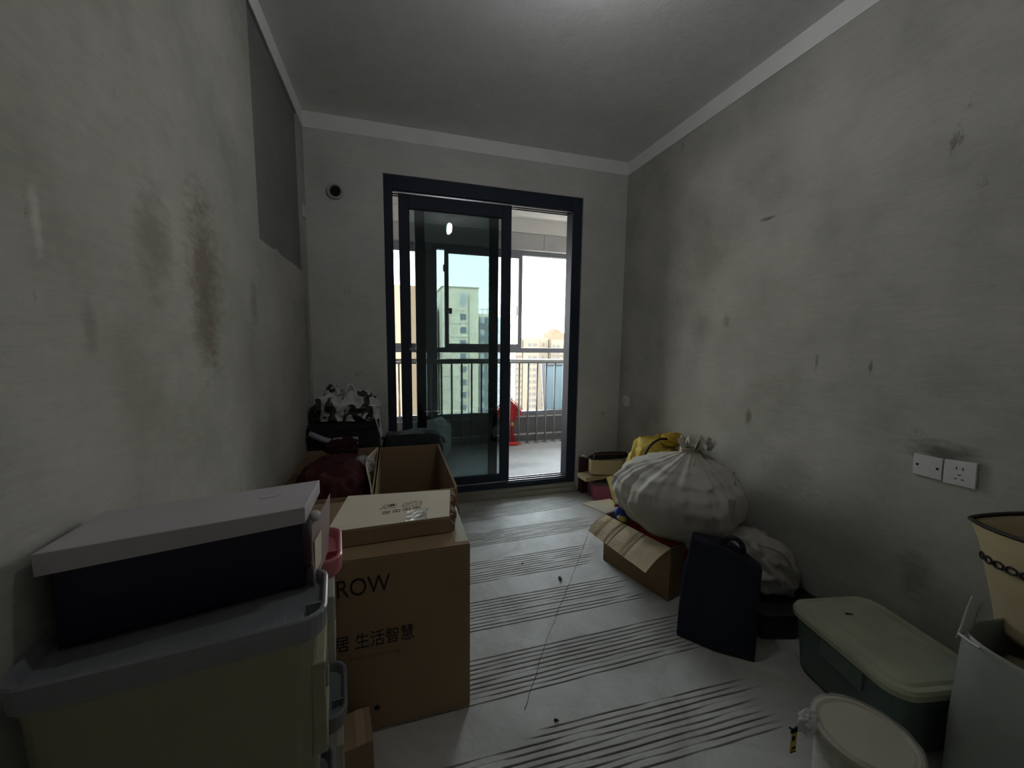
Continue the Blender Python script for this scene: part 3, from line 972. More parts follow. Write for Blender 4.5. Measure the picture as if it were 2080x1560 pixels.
# ---- big printed carton in the middle left
AX0, AX1, AY0, AY1, AH = -0.33, 0.240, 1.271, 1.760, 0.616
arrow = thing('printed_carton', 'large brown cardboard carton printed with black lettering, closed, middle left', 'box', (-0.045, 1.51, 0))
rings = []
bx = MB()
bx.box(AX0, AX1, AY0, AY1, 0, AH - 0.004)
bx.build('carton_body', m_card, arrow, bevel=0.004)
ym = (AY0 + AY1) / 2
for (ya, yb, tilt) in ((AY0 + 0.001, ym - 0.002, 0.0), (ym + 0.002, AY1 - 0.001, 0.004)):
    MB().box(AX0 + 0.001, AX1 - 0.001, ya, yb, AH - 0.004, AH).build('top_flap', m_card, arrow, bevel=0.001)
MB().box(AX0, AX1 - 0.02, ym - 0.025, ym + 0.025, AH + 0.0002, AH + 0.0008).box(AX1 - 0.05, AX1 - 0.002, AY0 + 0.02, AY1 - 0.02, AH + 0.0003, AH + 0.0009).build('packing_tape', m_tape, arrow)
def front_print(txt, x, z, size, y, m, nm, parent, sx_=1.0):
    Mx = Matrix.Translation((x, y, z)) @ Matrix.Rotation(math.pi / 2, 4, 'X') @ Matrix.Diagonal((sx_, 1, 1, 1))
    return text_mesh(nm, txt, size, Mx, m, parent, align='RIGHT')
front_print('ARROW', -0.025, 0.494, 0.084, AY0 - 0.0006, m_ink, 'lettering', arrow, 0.80)
front_print('智慧家居 生活智慧', 0.050, 0.312, 0.060, AY0 - 0.0006, m_ink, 'lettering', arrow, 0.79)
front_print('smart home living', 0.003, 0.270, 0.022, AY0 - 0.0006, m_ink2, 'lettering', arrow)
disc(Vector((-0.076, AY0 - 0.0002, 0.082)), Vector((0, -1, 0)), 0.009, Vector((1, 0, 0)), Vector((0, 0, 1)), th=0.0006).build('hand_hole', m_hole, arrow)

# ---- flat parcel box on top of it
fb = thing('flat_parcel_box', 'flat pale cardboard box with faded print lying on the big printed carton', 'box', (0.0, 1.5, AH))
FB = [Vector((-0.226, 1.350, AH + 0.001)), Vector((0.184, 1.366, AH + 0.001)), Vector((0.222, 1.622, AH + 0.001)), Vector((-0.190, 1.660, AH + 0.001))]
upv = Vector((0, 0, 0.058))
MB().hexa(FB + [q + upv for q in FB]).build('box_body', m_card, fb, bevel=0.004)
tp_ = [q + upv + Vector((0, 0, 0.0012)) for q in FB]
cxy = sum(tp_, Vector()) / 4
tp_ = [cxy + (q - cxy) * 0.985 for q in tp_]
MB().hexa(tp_ + [q + Vector((0, 0, 0.003)) for q in tp_]).build('lid_panel', m_card_l, fb, bevel=0.001)
# torn open end: ragged cardboard shreds on the right
rg = MB()
for i in range(11):
    u = i / 10
    p = FB[1].lerp(FB[2], u) + Vector((0.001, 0, 0))
    w_ = 0.022 + 0.012 * noise.noise((i * 1.9, 0, 0))
    l_ = 0.016 + 0.016 * abs(noise.noise((i * 2.7, 3, 0)))
    z0_ = 0.004 + 0.01 * (i % 3)
    d = (FB[2] - FB[1]).normalized()
    a_ = p + Vector((0, 0, z0_))
    e_ = a_ + Vector((l_, 0.004, 0.01 * (i % 2)))
    hh = Vector((0, 0, 0.040))
    rg.hexa([a_, e_, e_ + d * w_ * 0.5, a_ + d * w_, a_ + hh, e_ + hh * (0.5 + 0.3 * (i % 2)), e_ + d * w_ * 0.5 + hh * 0.6, a_ + d * w_ + hh])
rg.build('torn_end', mat('torn_card', (0.17, 0.10, 0.08), (0.3, 0.22, 0.16), scale=40, rough=0.95), fb)
ink = MB()
zt_ = AH + 0.0634
base = FB[0].lerp(FB[1], 0.0)
exv = (FB[1] - FB[0]).normalized()
eyv = (FB[3] - FB[0]).normalized()
def patch(u, v, w_, h_):
    p = FB[0] + exv * u + eyv * v
    p.z = zt_
    ink.hexa([p, p + exv * w_, p + exv * w_ + eyv * h_, p + eyv * h_] + [q + Vector((0, 0, 0.0004)) for q in (p, p + exv * w_, p + exv * w_ + eyv * h_, p + eyv * h_)])
rnd = random.Random(5)
for g_ in range(4):  # four shipping marks drawn as small outlined boxes
    u0 = 0.165 + g_ * 0.036
    v0 = 0.088 + g_ * 0.004
    for q in ((0, 0, 0.026, 0.003), (0, 0.02, 0.026, 0.003), (0, 0, 0.003, 0.022), (0.023, 0, 0.003, 0.022), (0.011, 0.003, 0.003, 0.016), (0.006, 0.009, 0.014, 0.003)):
        patch(u0 + q[0], v0 + q[1], q[2], q[3])
for row in range(3):  # faded print lines
    u = 0.150 + 0.006 * row
    while u < 0.30:
        w_ = rnd.uniform(0.004, 0.012)
        if not (0.205 < u < 0.225):
            patch(u, 0.135 + row * 0.016, w_, rnd.uniform(0.003, 0.007))
        u += w_ + rnd.uniform(0.002, 0.005)
ink.build('faded_print', m_ink2, fb)
MB().hexa([FB[0] + exv * 0.175 + eyv * 0.15 + Vector((0, 0, 0.0635)), FB[0] + exv * 0.20 + eyv * 0.155 + Vector((0, 0, 0.0635)), FB[0] + exv * 0.203 + eyv * 0.166 + Vector((0, 0, 0.0635)), FB[0] + exv * 0.185 + eyv * 0.160 + Vector((0, 0, 0.0635))] + [FB[0] + exv * 0.175 + eyv * 0.15 + Vector((0, 0, 0.0642)), FB[0] + exv * 0.20 + eyv * 0.155 + Vector((0, 0, 0.0642)), FB[0] + exv * 0.203 + eyv * 0.166 + Vector((0, 0, 0.0642)), FB[0] + exv * 0.185 + eyv * 0.160 + Vector((0, 0, 0.0642))]).build('torn_hole', m_hole, fb)
cr_ = MB()
p = FB[0] + exv * 0.255 + Vector((0, 0, 0.0636))
rows_ = []
for j in range(13):
    row = []
    for i in range(13):
        q = p + exv * (0.075 * i / 12) + eyv * (0.085 * j / 12)
        q.z += 0.0035 * abs(noise.noise(q * 60)) + 0.0006
        row.append(q)
    rows_.append(row)
cr_.grid(rows_)
cr_.build('crumpled_tape', mat('shiny_tape', (0.45, 0.39, 0.30), rough=0.15, spec=0.7, alpha=0.55), fb, smooth=True)

# ---- two open cartons behind it
OX0, OXm, OX1, OY0, OY1, OH = -0.530, -0.100, 0.282, 1.845, 2.69, 0.60
oc1 = thing('open_carton', 'open cardboard carton against the left wall holding a maroon bag', 'box', (-0.3, 2.25, 0))
open_box(OX0, OXm - 0.004, OY0, OY1, OH, 0.006).build('carton_body', m_card, oc1, bevel=0.0012)
oc2 = thing('open_carton', 'empty open cardboard carton in front of the sliding door', 'box', (0.1, 2.25, 0))
open_box(OXm + 0.004, OX1, OY0, OY1, OH - 0.004, 0.006).build('carton_body', m_card, oc2, bevel=0.0012)
# folded flaps hanging outside the front rim and curling dividers
sheet((OX0, OY0 - 0.004, OH), (OXm - 0.004, OY0 - 0.004, OH), (OXm - 0.006, OY0 - 0.03, OH - 0.10), (OX0, OY0 - 0.03, OH - 0.10), 14, 5, 0.004, 1).build('flap', m_card, oc1, solid=0.004)
sheet((OXm + 0.004, OY0 - 0.004, OH - 0.003), (OX1, OY0 - 0.004, OH - 0.003), (OX1 + 0.004, OY0 - 0.03, OH - 0.10), (OXm + 0.004, OY0 - 0.03, OH - 0.10), 14, 5, 0.004, 2).build('flap', m_card, oc2, solid=0.004)
sheet((OX1 + 0.006, OY0 + 0.02, OH - 0.004), (OX1 + 0.006, OY1, OH - 0.004), (OX1 + 0.040, OY1 - 0.01, OH - 0.17), (OX1 + 0.022, OY0 + 0.03, OH - 0.20), 14, 5, 0.004, 3).build('flap', m_card, oc2, solid=0.004)
dv_ = []
for j in range(9):
    v = j / 8
    row = []
    for i in range(25):
        u = i / 24
        y = OY0 + 0.02 + (OY1 - OY0 - 0.03) * u
        x = OXm - 0.008 - 0.045 * math.sin(math.pi * u) ** 1.5 * v + 0.03 * (1 - u) * v * 0
        z = OH - 0.16 + (0.165 + 0.03 * math.sin(math.pi * u)) * v + 0.004 * noise.noise((u * 8, v * 2, 0))
        row.append(Vector((x - 0.004, y, z)))
    dv_.append(row)
MB().grid(dv_).build('inner_flap', m_card_l, oc1, solid=0.004)

m_maroon = mat('maroon_cloth', (0.045, 0.008, 0.009), (0.065, 0.012, 0.013), scale=5, rough=0.9, bump=0.3, bscale=18)
mg = thing('maroon_bag', 'dark maroon cloth bag stuffed into the open carton by the left wall', 'bag', (-0.33, 2.2, 0.01))
blob((-0.318, 2.235, 0.40), (0.203, 0.365, 0.265), n1=2.6, n2=3.0, amp=0.07, sc=2.2, seed=7, floor=0.012, crease=0.25).build('bag_body', m_maroon, mg, smooth=True)
blob((-0.30, 2.50, 0.665), (0.10, 0.06, 0.055), amp=0.3, sc=6, seed=11, nu=48, nv=24, crease=0.5).build('gathered_neck', mat('dark_maroon', (0.03, 0.008, 0.008), rough=0.95), mg, smooth=True)
m_clear = mat('clear_plastic', (0.62, 0.62, 0.60), rough=0.12, spec=0.7, alpha=0.45, bump=0.6, bscale=25)
cp = blob((-0.175, 2.36, 0.585), (0.055, 0.13, 0.05), amp=0.3, sc=6, seed=21, nu=48, nv=24, crease=0.8, rotz=0.3)
tag(cp.build('plastic_wrapping', m_clear, None, smooth=True), 'crumpled clear plastic wrapping beside the maroon bag in the carton', 'wrapping')

# ---- black box in the left corner with a printed plastic bag on it
m_blackbox = mat('black_card', (0.014, 0.0145, 0.016), (0.02, 0.0205, 0.022), scale=4, rough=0.6, spec=0.35)
bk = thing('black_box', 'tall black box in the far left corner under the plastic bag', 'box', (-0.31, 2.87, 0))
MB().hexa([Vector(q) for q in ((-0.525, 2.745, 0.0), (-0.105, 2.745, 0.0), (-0.105, 3.02, 0.0), (-0.525, 3.02, 0.0), (-0.525, 2.745, 0.70), (-0.105, 2.745, 0.715), (-0.105, 3.02, 0.715), (-0.525, 3.02, 0.70))]).build('box_body', m_blackbox, bk, bevel=0.003)
MB().hexa([Vector(q) for q in ((-0.531, 2.739, 0.70), (-0.099, 2.739, 0.715), (-0.099, 3.026, 0.715), (-0.531, 3.026, 0.70), (-0.531, 2.739, 0.755), (-0.099, 2.739, 0.778), (-0.099, 3.026, 0.778), (-0.531, 3.026, 0.755))]).build('lid', m_blackbox, bk, bevel=0.003)
MB().box(-0.385, -0.235, 2.742, 2.7435, 0.60, 0.665).build('white_label', m_plate, bk)
tb = MB().tube([(-0.524, 2.722, 0.705), (-0.45, 2.722, 0.665), (-0.36, 2.722, 0.632), (-0.27, 2.722, 0.60)], 0.019, 14)
tag(tb.build('rolled_sheet', mat('grey_sheet', (0.32, 0.36, 0.40), rough=0.45), None, smooth=True), 'pale grey rolled sheet lying slanted in front of the black box', 'roll')

mp = bpy.data.materials.new('printed_plastic')
mp.use_nodes = True
nt = mp.node_tree
b = nt.nodes['Principled BSDF']
b.inputs['Roughness'].default_value = 0.22
b.inputs['Specular IOR Level'].default_value = 0.6
t_c = nd(nt, 'ShaderNodeTexCoord')
mpp = nd(nt, 'ShaderNodeMapping')
mpp.inputs['Scale'].default_value = (11, 6, 5.0)
nt.links.new(t_c.outputs['Object'], mpp.inputs[0])
nz = nd(nt, 'ShaderNodeTexNoise', Scale=1.0, Detail=2.0, Roughness=0.4, Distortion=1.0)
nt.links.new(mpp.outputs[0], nz.inputs['Vector'])
rp = nd(nt, 'ShaderNodeValToRGB')
rp.color_ramp.interpolation = 'CONSTANT'
rp.color_ramp.elements[0].color = (0.50, 0.50, 0.48, 1)
rp.color_ramp.elements[1].position = 0.535
rp.color_ramp.elements[1].color = (0.03, 0.03, 0.03, 1)
nt.links.new(nz.outputs['Fac'], rp.inputs[0])
nt.links.new(rp.outputs[0], b.inputs['Base Color'])
pbag = thing('printed_plastic_bag', 'white plastic bag with bold black markings draped over the black box', 'bag', (-0.31, 2.87, 0.77))
blob((-0.305, 2.875, 0.80), (0.213, 0.15, 0.165), n1=2.3, n2=2.6, amp=0.14, sc=3.2, seed=31, floor=0.772, crease=0.45).build('bag_body', mp, pbag, smooth=True)
for hx in (-0.395, -0.285):
    hp = []
    for i in range(9):
        a_ = math.pi * i / 8
        hp.append(Vector((hx + 0.033 * math.cos(a_), 2.86 + 0.01 * math.sin(2 * a_), 0.925 + 0.075 * math.sin(a_))))
    MB().tube(hp, 0.016, 8, [1.2, 1, 0.8, 0.7, 0.7, 0.7, 0.8, 1, 1.2]).build('handle', mp, pbag, smooth=True)
tl = sheet((-0.135, 2.735, 0.80), (-0.098, 2.78, 0.845), (-0.070, 2.76, 0.66), (-0.090, 2.732, 0.65), 6, 12, 0.012, 4)
tl.build('hanging_corner', mat('bag_white', (0.5, 0.5, 0.49), rough=0.25, spec=0.6), pbag, smooth=True, solid=0.002)

m_duf = mat('black_cloth', (0.016, 0.018, 0.020), (0.024, 0.026, 0.028), scale=8, rough=0.8, bump=0.15, bscale=50)
df = thing('black_duffel_bag', 'black cloth duffel standing behind the empty carton by the door', 'bag', (0.12, 2.88, 0))
blob((0.125, 2.885, 0.325), (0.215, 0.130, 0.325), n1=7, n2=6, amp=0.03, sc=2, seed=41, nu=72, nv=48, floor=0.003, crease=0.1).build('bag_body', m_duf, df, smooth=True)
MB().tube([(-0.09, 2.80, 0.628), (0.0, 2.79, 0.645), (0.14, 2.79, 0.645), (0.26, 2.80, 0.632), (0.335, 2.83, 0.60), (0.35, 2.85, 0.56)], 0.008, 8).build('piping', m_duf, df, smooth=True)

# ------------------------------------------------------------------ storage bins in the near left corner
m_bin = mat('beige_translucent_plastic', (0.36, 0.335, 0.225), (0.32, 0.30, 0.20), scale=3, rough=0.45, spec=0.45, trans=0.25)
m_binw = mat('white_translucent_plastic', (0.52, 0.50, 0.43), (0.47, 0.45, 0.38), scale=3, rough=0.4, spec=0.45, trans=0.25)
m_lidg = mat('grey_lid_plastic', (0.20, 0.205, 0.225), (0.17, 0.178, 0.19), scale=6, rough=0.35, spec=0.5)
m_lidp = mat('pink_lid_plastic', (0.55, 0.17, 0.19), (0.48, 0.14, 0.16), scale=6, rough=0.35, spec=0.5)
BROT = math.radians(7.2)
def storage_bin(name, label, cx, cy, w_, d_, z0_, h, mb_, ml, group, k_=0.93):
    """tapered box with side clips, under a lid with a raised rim; cx,cy centre"""
    t_ = thing(name, label, 'storage box', (cx, cy, z0_), group)
    t_.rotation_euler = (0, 0, 0)
    lh = 0.055
    bh = h - lh
    R = lambda ww, dd, r_, z_: rr(cx, cy, ww, dd, r_, z_, BROT, 5)
    wb = w_ * k_
    outer = [R(wb * 0.90, d_ * 0.86, 0.03, z0_), R(wb * 0.93, d_ * 0.89, 0.032, z0_ + 0.012), R(wb * 0.985, d_ * 0.94, 0.034, z0_ + bh - 0.02), R(wb, d_ * 0.95, 0.034, z0_ + bh + 0.016)]
    inner = [R(wb * 0.99, d_ * 0.935, 0.032, z0_ + bh + 0.016), R(wb * 0.97, d_ * 0.92, 0.032, z0_ + bh - 0.02), R(wb * 0.91, d_ * 0.87, 0.03, z0_ + 0.02)]
    MB().loft(outer + inner, True, True).build('bin_body', mb_, t_, smooth=False)
    z1_ = z0_ + bh
    # lid: skirt, rim and sunk panel
    lr = [R(w_ * 0.975, d_ * 0.975, 0.036, z1_ + 0.012), R(w_ * 0.99, d_ * 0.99, 0.037, z1_ + 0.018), R(w_, d_, 0.038, z1_ + lh - 0.003), R(w_ - 0.006, d_ - 0.006, 0.036, z1_ + lh), R(w_ - 0.014, d_ - 0.014, 0.034, z1_ + lh), R(w_ - 0.020, d_ - 0.020, 0.032, z1_ + lh - 0.005), R(w_ - 0.03, d_ - 0.03, 0.03, z1_ + 0.034), R(w_ - 0.09, d_ - 0.08, 0.025, z1_ + 0.030)]
    MB().loft(lr, True, True).build('lid', ml, t_, smooth=False)
    # ribs standing in the rim gutter
    Tm = Matrix.Translation((cx, cy, 0)) @ Matrix.Rotation(BROT, 4, 'Z')
    for u in (0.30, 0.33, 0.40):
        MB().box(u * w_, u * w_ + 0.004, -d_ / 2 + 0.006, -d_ / 2 + 0.034, z1_ + 0.03, z1_ + lh - 0.004, Tm).build('lid_rib', ml, t_)
    MB().box(w_ / 2 - 0.036, w_ / 2 - 0.008, -d_ * 0.22, -d_ * 0.22 + 0.004, z1_ + 0.03, z1_ + lh - 0.004, Tm).build('lid_rib', ml, t_)
    # clip handle on the right side
    cl = MB()
    x_ = wb / 2 * 0.975
    cl.box(x_ - 0.012, x_ + 0.012, -0.07, -0.055, z0_ + bh * 0.42, z1_ - 0.05, Tm)
    cl.box(x_ - 0.012, x_ + 0.012, 0.055, 0.07, z0_ + bh * 0.42, z1_ - 0.05, Tm)
    cl.box(x_ - 0.012, x_ + 0.014, -0.07, 0.07, z1_ - 0.06, z1_ - 0.045, Tm)
    cl.box(x_ - 0.014, x_ + 0.012, -0.07, 0.07, z0_ + bh * 0.36, z0_ + bh * 0.43, Tm)
    cl.build('clip_handle', mb_, t_, bevel=0.003)
    return t_
# lid front right corner near (-.123,.705,.83): centre follows from the turn of the stack
def centre(fr, w_, d_):
    c_, s_ = math.cos(BROT), math.sin(BROT)
    return (fr[0] - c_ * w_ / 2 - s_ * d_ / 2, fr[1] - s_ * w_ / 2 + c_ * d_ / 2)
WB, DB = 0.418, 0.170
ca = centre((-0.121, 0.707), WB, DB)
storage_bin('storage_bin', 'grey lidded beige plastic storage bin carrying the shoe box, nearest the camera', ca[0], ca[1], WB, DB, 0.42, 0.41, m_bin, m_lidg, 'plastic storage bins by the left wall')
storage_bin('storage_bin', 'beige plastic storage bin under the grey lidded one, at the bottom left', ca[0], ca[1], WB, DB, 0.0, 0.42, m_bin, m_lidg, 'plastic storage bins by the left wall')
cb = centre((-0.121, 0.926), WB, 0.185)
storage_bin('storage_bin', 'white plastic storage bin with pink lid, behind the grey lidded one', cb[0], cb[1], WB, 0.185, 0.42, 0.39, m_binw, m_lidp, 'plastic storage bins by the left wall', 0.86)
storage_bin('storage_bin', 'white plastic storage bin below the pink lidded one, beside the printed carton', cb[0], cb[1], WB, 0.185, 0.0, 0.42, m_binw, m_lidg, 'plastic storage bins by the left wall', 0.90)

# ---- shoe box resting in the grey lid
sb = thing('shoe_box', 'long navy shoe box with a loose pale lilac lid on the storage bin', 'box', (-0.34, 0.85, 0.81))
m_navy = mat('navy_card', (0.006, 0.0065, 0.022), (0.007, 0.0075, 0.028), scale=3, rough=0.5, spec=0.4)
m_lilac = mat('lilac_card', (0.50, 0.46, 0.49), (0.45, 0.415, 0.435), scale=5, rough=0.55, spec=0.35)
FLb, FRb = Vector((-0.522, 0.762, 0.812)), Vector((-0.181, 0.838, 0.812))
dpt = Vector((-0.012, 0.135, 0))
BLb, BRb = FLb + dpt + Vector((0.012, 0, 0)), FRb + dpt + Vector((0.006, 0, 0))
hh = Vector((0, 0, 0.160))
ob_ = MB()
tk = 0.003
def panel(p, q, z_, n_):
    ob_.hexa([p, q, q + n_ * tk, p + n_ * tk, p + z_, q + z_, q + n_ * tk + z_, p + n_ * tk + z_])
fn = Vector((-0.217, 0.976, 0))
panel(FLb, FRb, hh, fn)
panel(BLb, BRb, hh, fn)
panel(FLb, BLb, hh, Vector((1, 0, 0)))
panel(FRb, BRb, hh, Vector((-1, 0, 0)))
ob_.hexa([FLb, FRb, BRb, BLb] + [q + Vector((0, 0, 0.003)) for q in (FLb, FRb, BRb, BLb)])
ob_.build('box_body', m_navy, sb)
fl_ = [Vector((-0.531, 0.747, 0)), Vector((-0.1725, 0.828, 0)), Vector((-0.1715, 0.985, 0)), Vector((-0.528, 0.905, 0))]
zl = [(0.944, 0.981), (0.948, 0.981), (0.950, 0.981), (0.944, 0.981)]
MB().hexa([Vector((q.x, q.y, z_[0])) for q, z_ in zip(fl_, zl)] + [Vector((q.x, q.y, z_[1])) for q, z_ in zip(fl_, zl)]).build('lid', m_lilac, sb, bevel=0.0015)
# end label and the side sheet standing off at the right end
sheet((-0.166, 0.834, 0.81), (-0.160, 0.975, 0.81), (-0.152, 0.985, 0.945), (-0.164, 0.838, 0.935), 8, 8, 0.004, 8).build('side_sheet', mat('greyish_pink_sheet', (0.34, 0.27, 0.27), rough=0.45, spec=0.4), sb, solid=0.0015)
sheet((-0.163, 0.845, 0.835), (-0.158, 0.885, 0.835), (-0.156, 0.885, 0.905), (-0.162, 0.845, 0.90), 4, 4, 0.001, 9).build('paper_label', m_card_l, sb, solid=0.001)
blob((-0.163, 0.872, 0.943), (0.010, 0.016, 0.011), amp=0.25, sc=20, seed=2, nu=20, nv=12).build('torn_padding', mat('white_foam', (0.5, 0.49, 0.46), rough=0.7), sb, smooth=True)
disc(Vector((-0.255, 0.905, 0.9812)), Vector((0, 0, 1)), 0.018, Vector((0.98, 0.2, 0)), Vector((-0.2, 0.98, 0)), 1.0, 0.45, k=24).build('embossed_mark', mat('lilac_light', (0.48, 0.45, 0.48), rough=0.3), sb)

# ---- small brown carton on the floor in front
sc_ = thing('small_carton', 'small brown carton on the floor at the bottom edge, before the printed carton', 'box', (-0.13, 1.08, 0))
Tm = Matrix.Translation((-0.15, 1.135, 0)) @ Matrix.Rotation(math.radians(9), 4, 'Z')
MB().box(-0.02, 0.065, -0.06, 0.06, 0, 0.16, Tm).build('carton_body', m_card, sc_, bevel=0.002)
MB().box(0.02, 0.045, -0.06, 0.06, 0.1602, 0.161, Tm).build('packing_tape', m_tape, sc_)

# ------------------------------------------------------------------ right side: open carton with toys
m_flap = mat('ridged_cardboard', (0.58, 0.48, 0.31), (0.64, 0.54, 0.37), scale=14, rough=0.85, bump=0.3, bscale=70, stretch=(1, 1, 0.3))
C0, C1 = Vector((1.192, 2.000, 0)), Vector((1.312, 1.560, 0))
ax_ = (C1 - C0).normalized()
nx_ = Vector((-ax_.y, ax_.x, 0)) * 1.0      # points to the right wall
if nx_.x < 0:
    nx_ = -nx_
CW, CH, CT = 0.48, 0.285, 0.005
def pt(u, v, z_):
    return C0 + ax_ * u + nx_ * v + Vector((0, 0, z_))
LC = (C1 - C0).length
rc = thing('open_toy_carton', 'open brown carton on the floor with a ridged flap folded out, under the white sack', 'box', (1.45, 1.82, 0))
mb = MB()
def wallp(u0, u1, v0, v1, z0_, z1_):
    mb.hexa([pt(u0, v0, z0_), pt(u1, v0, z0_), pt(u1, v1, z0_), pt(u0, v1, z0_), pt(u0, v0, z1_), pt(u1, v0, z1_), pt(u1, v1, z1_), pt(u0, v1, z1_)])
wallp(0, LC, 0, CW, 0, CT)
wallp(0, LC, 0, CT, CT, CH)
wallp(0, LC, CW - CT, CW, CT, CH)
wallp(0, CT, CT, CW - CT, CT, CH)
wallp(LC - CT, LC, CT, CW - CT, CT, CH)
mb.build('carton_body', m_card_d, rc)
# the long flap: hinge on the rim, ridges pressed across it
h0, h1 = pt(0.0, -0.001, CH), pt(LC, -0.001, CH)
o0_, o1_ = Vector((1.078, 1.985, 0.203)), Vector((1.150, 1.535, 0.197))
ridge = [0.13, 0.155, 0.30, 0.33, 0.37, 0.385, 0.58, 0.61, 0.64, 0.66]
rows_ = []
for i in range(90):
    u = i / 89
    d = min(abs(u - q) for q in ridge)
    hgt = 0.009 * max(0, 1 - d / 0.008)
    a_, b_ = h0.lerp(h1, u), o0_.lerp(o1_, u)
    n_ = (o0_ - h0).cross(h1 - h0).normalized()
    if n_.z < 0:
        n_ = -n_
    row = []
    for j in range(7):
        v = j / 6
        p = a_.lerp(b_, v) - n_ * hgt + n_ * (0.012 * math.sin(math.pi * v) + 0.003 * noise.noise((u * 9, v * 3, 2)))
        row.append(p)
    rows_.append(row)
MB().grid(rows_).build('long_flap', m_flap, rc, solid=0.004)
sheet(pt(0.0, 0.0, CH), pt(0.0, 0.17, CH), pt(-0.10, 0.14, CH + 0.030), pt(-0.14, -0.06, CH + 0.028), 8, 6, 0.008, 12).build('end_flap', m_card_l, rc, solid=0.004)
sheet(pt(LC, 0.02, CH), pt(LC, CW, CH), pt(LC + 0.004, CW, CH - 0.12), pt(LC + 0.004, 0.04, CH - 0.12), 8, 4, 0.003, 13).build('end_flap', m_card_d, rc, solid=0.004)

m_redc = mat('red_fabric', (0.34, 0.03, 0.03), (0.22, 0.02, 0.02), scale=6, rough=0.85, bump=0.2, bscale=20)
rcl = blob((1.40, 1.76, 0.20), (0.135, 0.19, 0.120), n1=2.6, n2=2.8, amp=0.15, sc=3, seed=51, nu=64, nv=36, floor=0.007, crease=0.3, rotz=0.26)
tag(rcl.build('red_fabric', m_redc, None, smooth=True), 'crumpled red fabric inside the open carton under the white sack', 'cloth')
# plain toy: blue round body, white arm, yellow feet and hands
toy = thing('stuffed_toy', 'small blue, white and yellow toy at the carton\'s far end', 'toy', (1.31, 1.975, 0.2))
m_blue = mat('toy_blue', (0.02, 0.06, 0.36), rough=0.45, spec=0.5)
m_yel = mat('toy_yellow', (0.60, 0.45, 0.05), rough=0.6)
m_twh = mat('toy_white', (0.62, 0.60, 0.62), rough=0.55)
blob((1.270, 1.935, 0.314), (0.047, 0.047, 0.050), amp=0.03, sc=5, seed=1, nu=40, nv=24).build('toy_body', m_blue, toy, smooth=True)
MB().tube([(1.275, 1.945, 0.354), (1.290, 1.965, 0.387), (1.307, 1.980, 0.420), (1.320, 1.990, 0.442)], 0.021, 12, [0.9, 1.05, 1.0, 0.8]).build('toy_arm', m_twh, toy, smooth=True)
blob((1.243, 1.885, 0.300), (0.021, 0.021, 0.017), amp=0.05, sc=9, seed=2, nu=24, nv=14).build('toy_foot', m_yel, toy, smooth=True)
blob((1.233, 1.905, 0.303), (0.016, 0.014, 0.014), amp=0.05, sc=9, seed=3, nu=24, nv=14).build('toy_cuff', m_twh, toy, smooth=True)
blob((1.330, 1.910, 0.337), (0.020, 0.020, 0.032), amp=0.06, sc=9, seed=4, nu=24, nv=14).build('toy_foot', m_yel, toy, smooth=True)
MB().tube([(1.227, 1.945, 0.357), (1.255, 1.950, 0.360), (1.280, 1.935, 0.364), (1.303, 1.915, 0.357)], 0.008, 8).build('toy_collar', mat('toy_red', (0.3, 0.02, 0.02)), toy, smooth=True)

# ---- yellow bag behind
m_yb = mat('yellow_fabric', (0.46, 0.34, 0.045), (0.56, 0.42, 0.08), scale=10, rough=0.75, bump=0.4, bscale=16)
yb = thing('yellow_bag', 'mustard yellow fabric bag with black piping behind the white sack', 'bag', (1.715, 2.30, 0))
blob((1.735, 2.30, 0.325), (0.170, 0.17, 0.328), n1=2.6, n2=2.6, amp=0.07, sc=2.5, seed=61, nu=80, nv=44, floor=0.003, crease=0.25).build('bag_body', m_yb, yb, smooth=True)
pp_ = []
for i in range(17):
    a_ = math.radians(178 - 100 * i / 16)
    pp_.append(Vector((1.715 + 0.150 * math.cos(a_), 2.180, 0.49 + 0.180 * math.sin(a_))))
MB().tube(pp_, 0.007, 8).build('piping', m_gasket, yb, smooth=True)
blob((1.82, 2.22, 0.645), (0.085, 0.07, 0.05), amp=0.2, sc=6, seed=66, nu=40, nv=20, crease=0.4).build('top_fold', mat('ochre_fabric', (0.40, 0.24, 0.02), (0.48, 0.32, 0.04), scale=8, rough=0.8), yb, smooth=True)
tag(sheet((1.268, 2.13, 0.46), (1.305, 2.13, 0.47), (1.335, 2.06, 0.30), (1.290, 2.05, 0.295), 5, 8, 0.01, 15).build('yellow_cloth', mat('pale_yellow', (0.66, 0.60, 0.22), rough=0.7), None, solid=0.003), 'pale yellow cloth strip at the far end of the toy carton', 'cloth')

# ---- the white drawstring sack
m_sack = mat('white_cotton', (0.50, 0.475, 0.42), (0.44, 0.415, 0.365), scale=6, rough=0.95, bump=0.2, bscale=45)
sk = thing('white_drawstring_sack', 'big bulging white cotton drawstring sack leaning on the right wall', 'sack', (1.50, 1.76, 0.2))
prof_ = [(0.0, 0.0), (0.04, 0.24), (0.09, 0.40), (0.17, 0.55), (0.27, 0.69), (0.38, 0.83), (0.50, 0.98), (0.60, 1.0), (0.69, 0.95), (0.77, 0.80), (0.835, 0.58), (0.88, 0.36), (0.92, 0.175), (0.945, 0.115), (0.97, 0.18), (1.0, 0.26)]
def pr(t_):
    for (a_, ra), (b_, rb_) in zip(prof_[:-1], prof_[1:]):
        if t_ <= b_:
            f = (t_ - a_) / (b_ - a_)
            f = f * f * (3 - 2 * f)
            return ra + (rb_ - ra) * f
    return prof_[-1][1]
rings = []
NU, NV = 200, 110
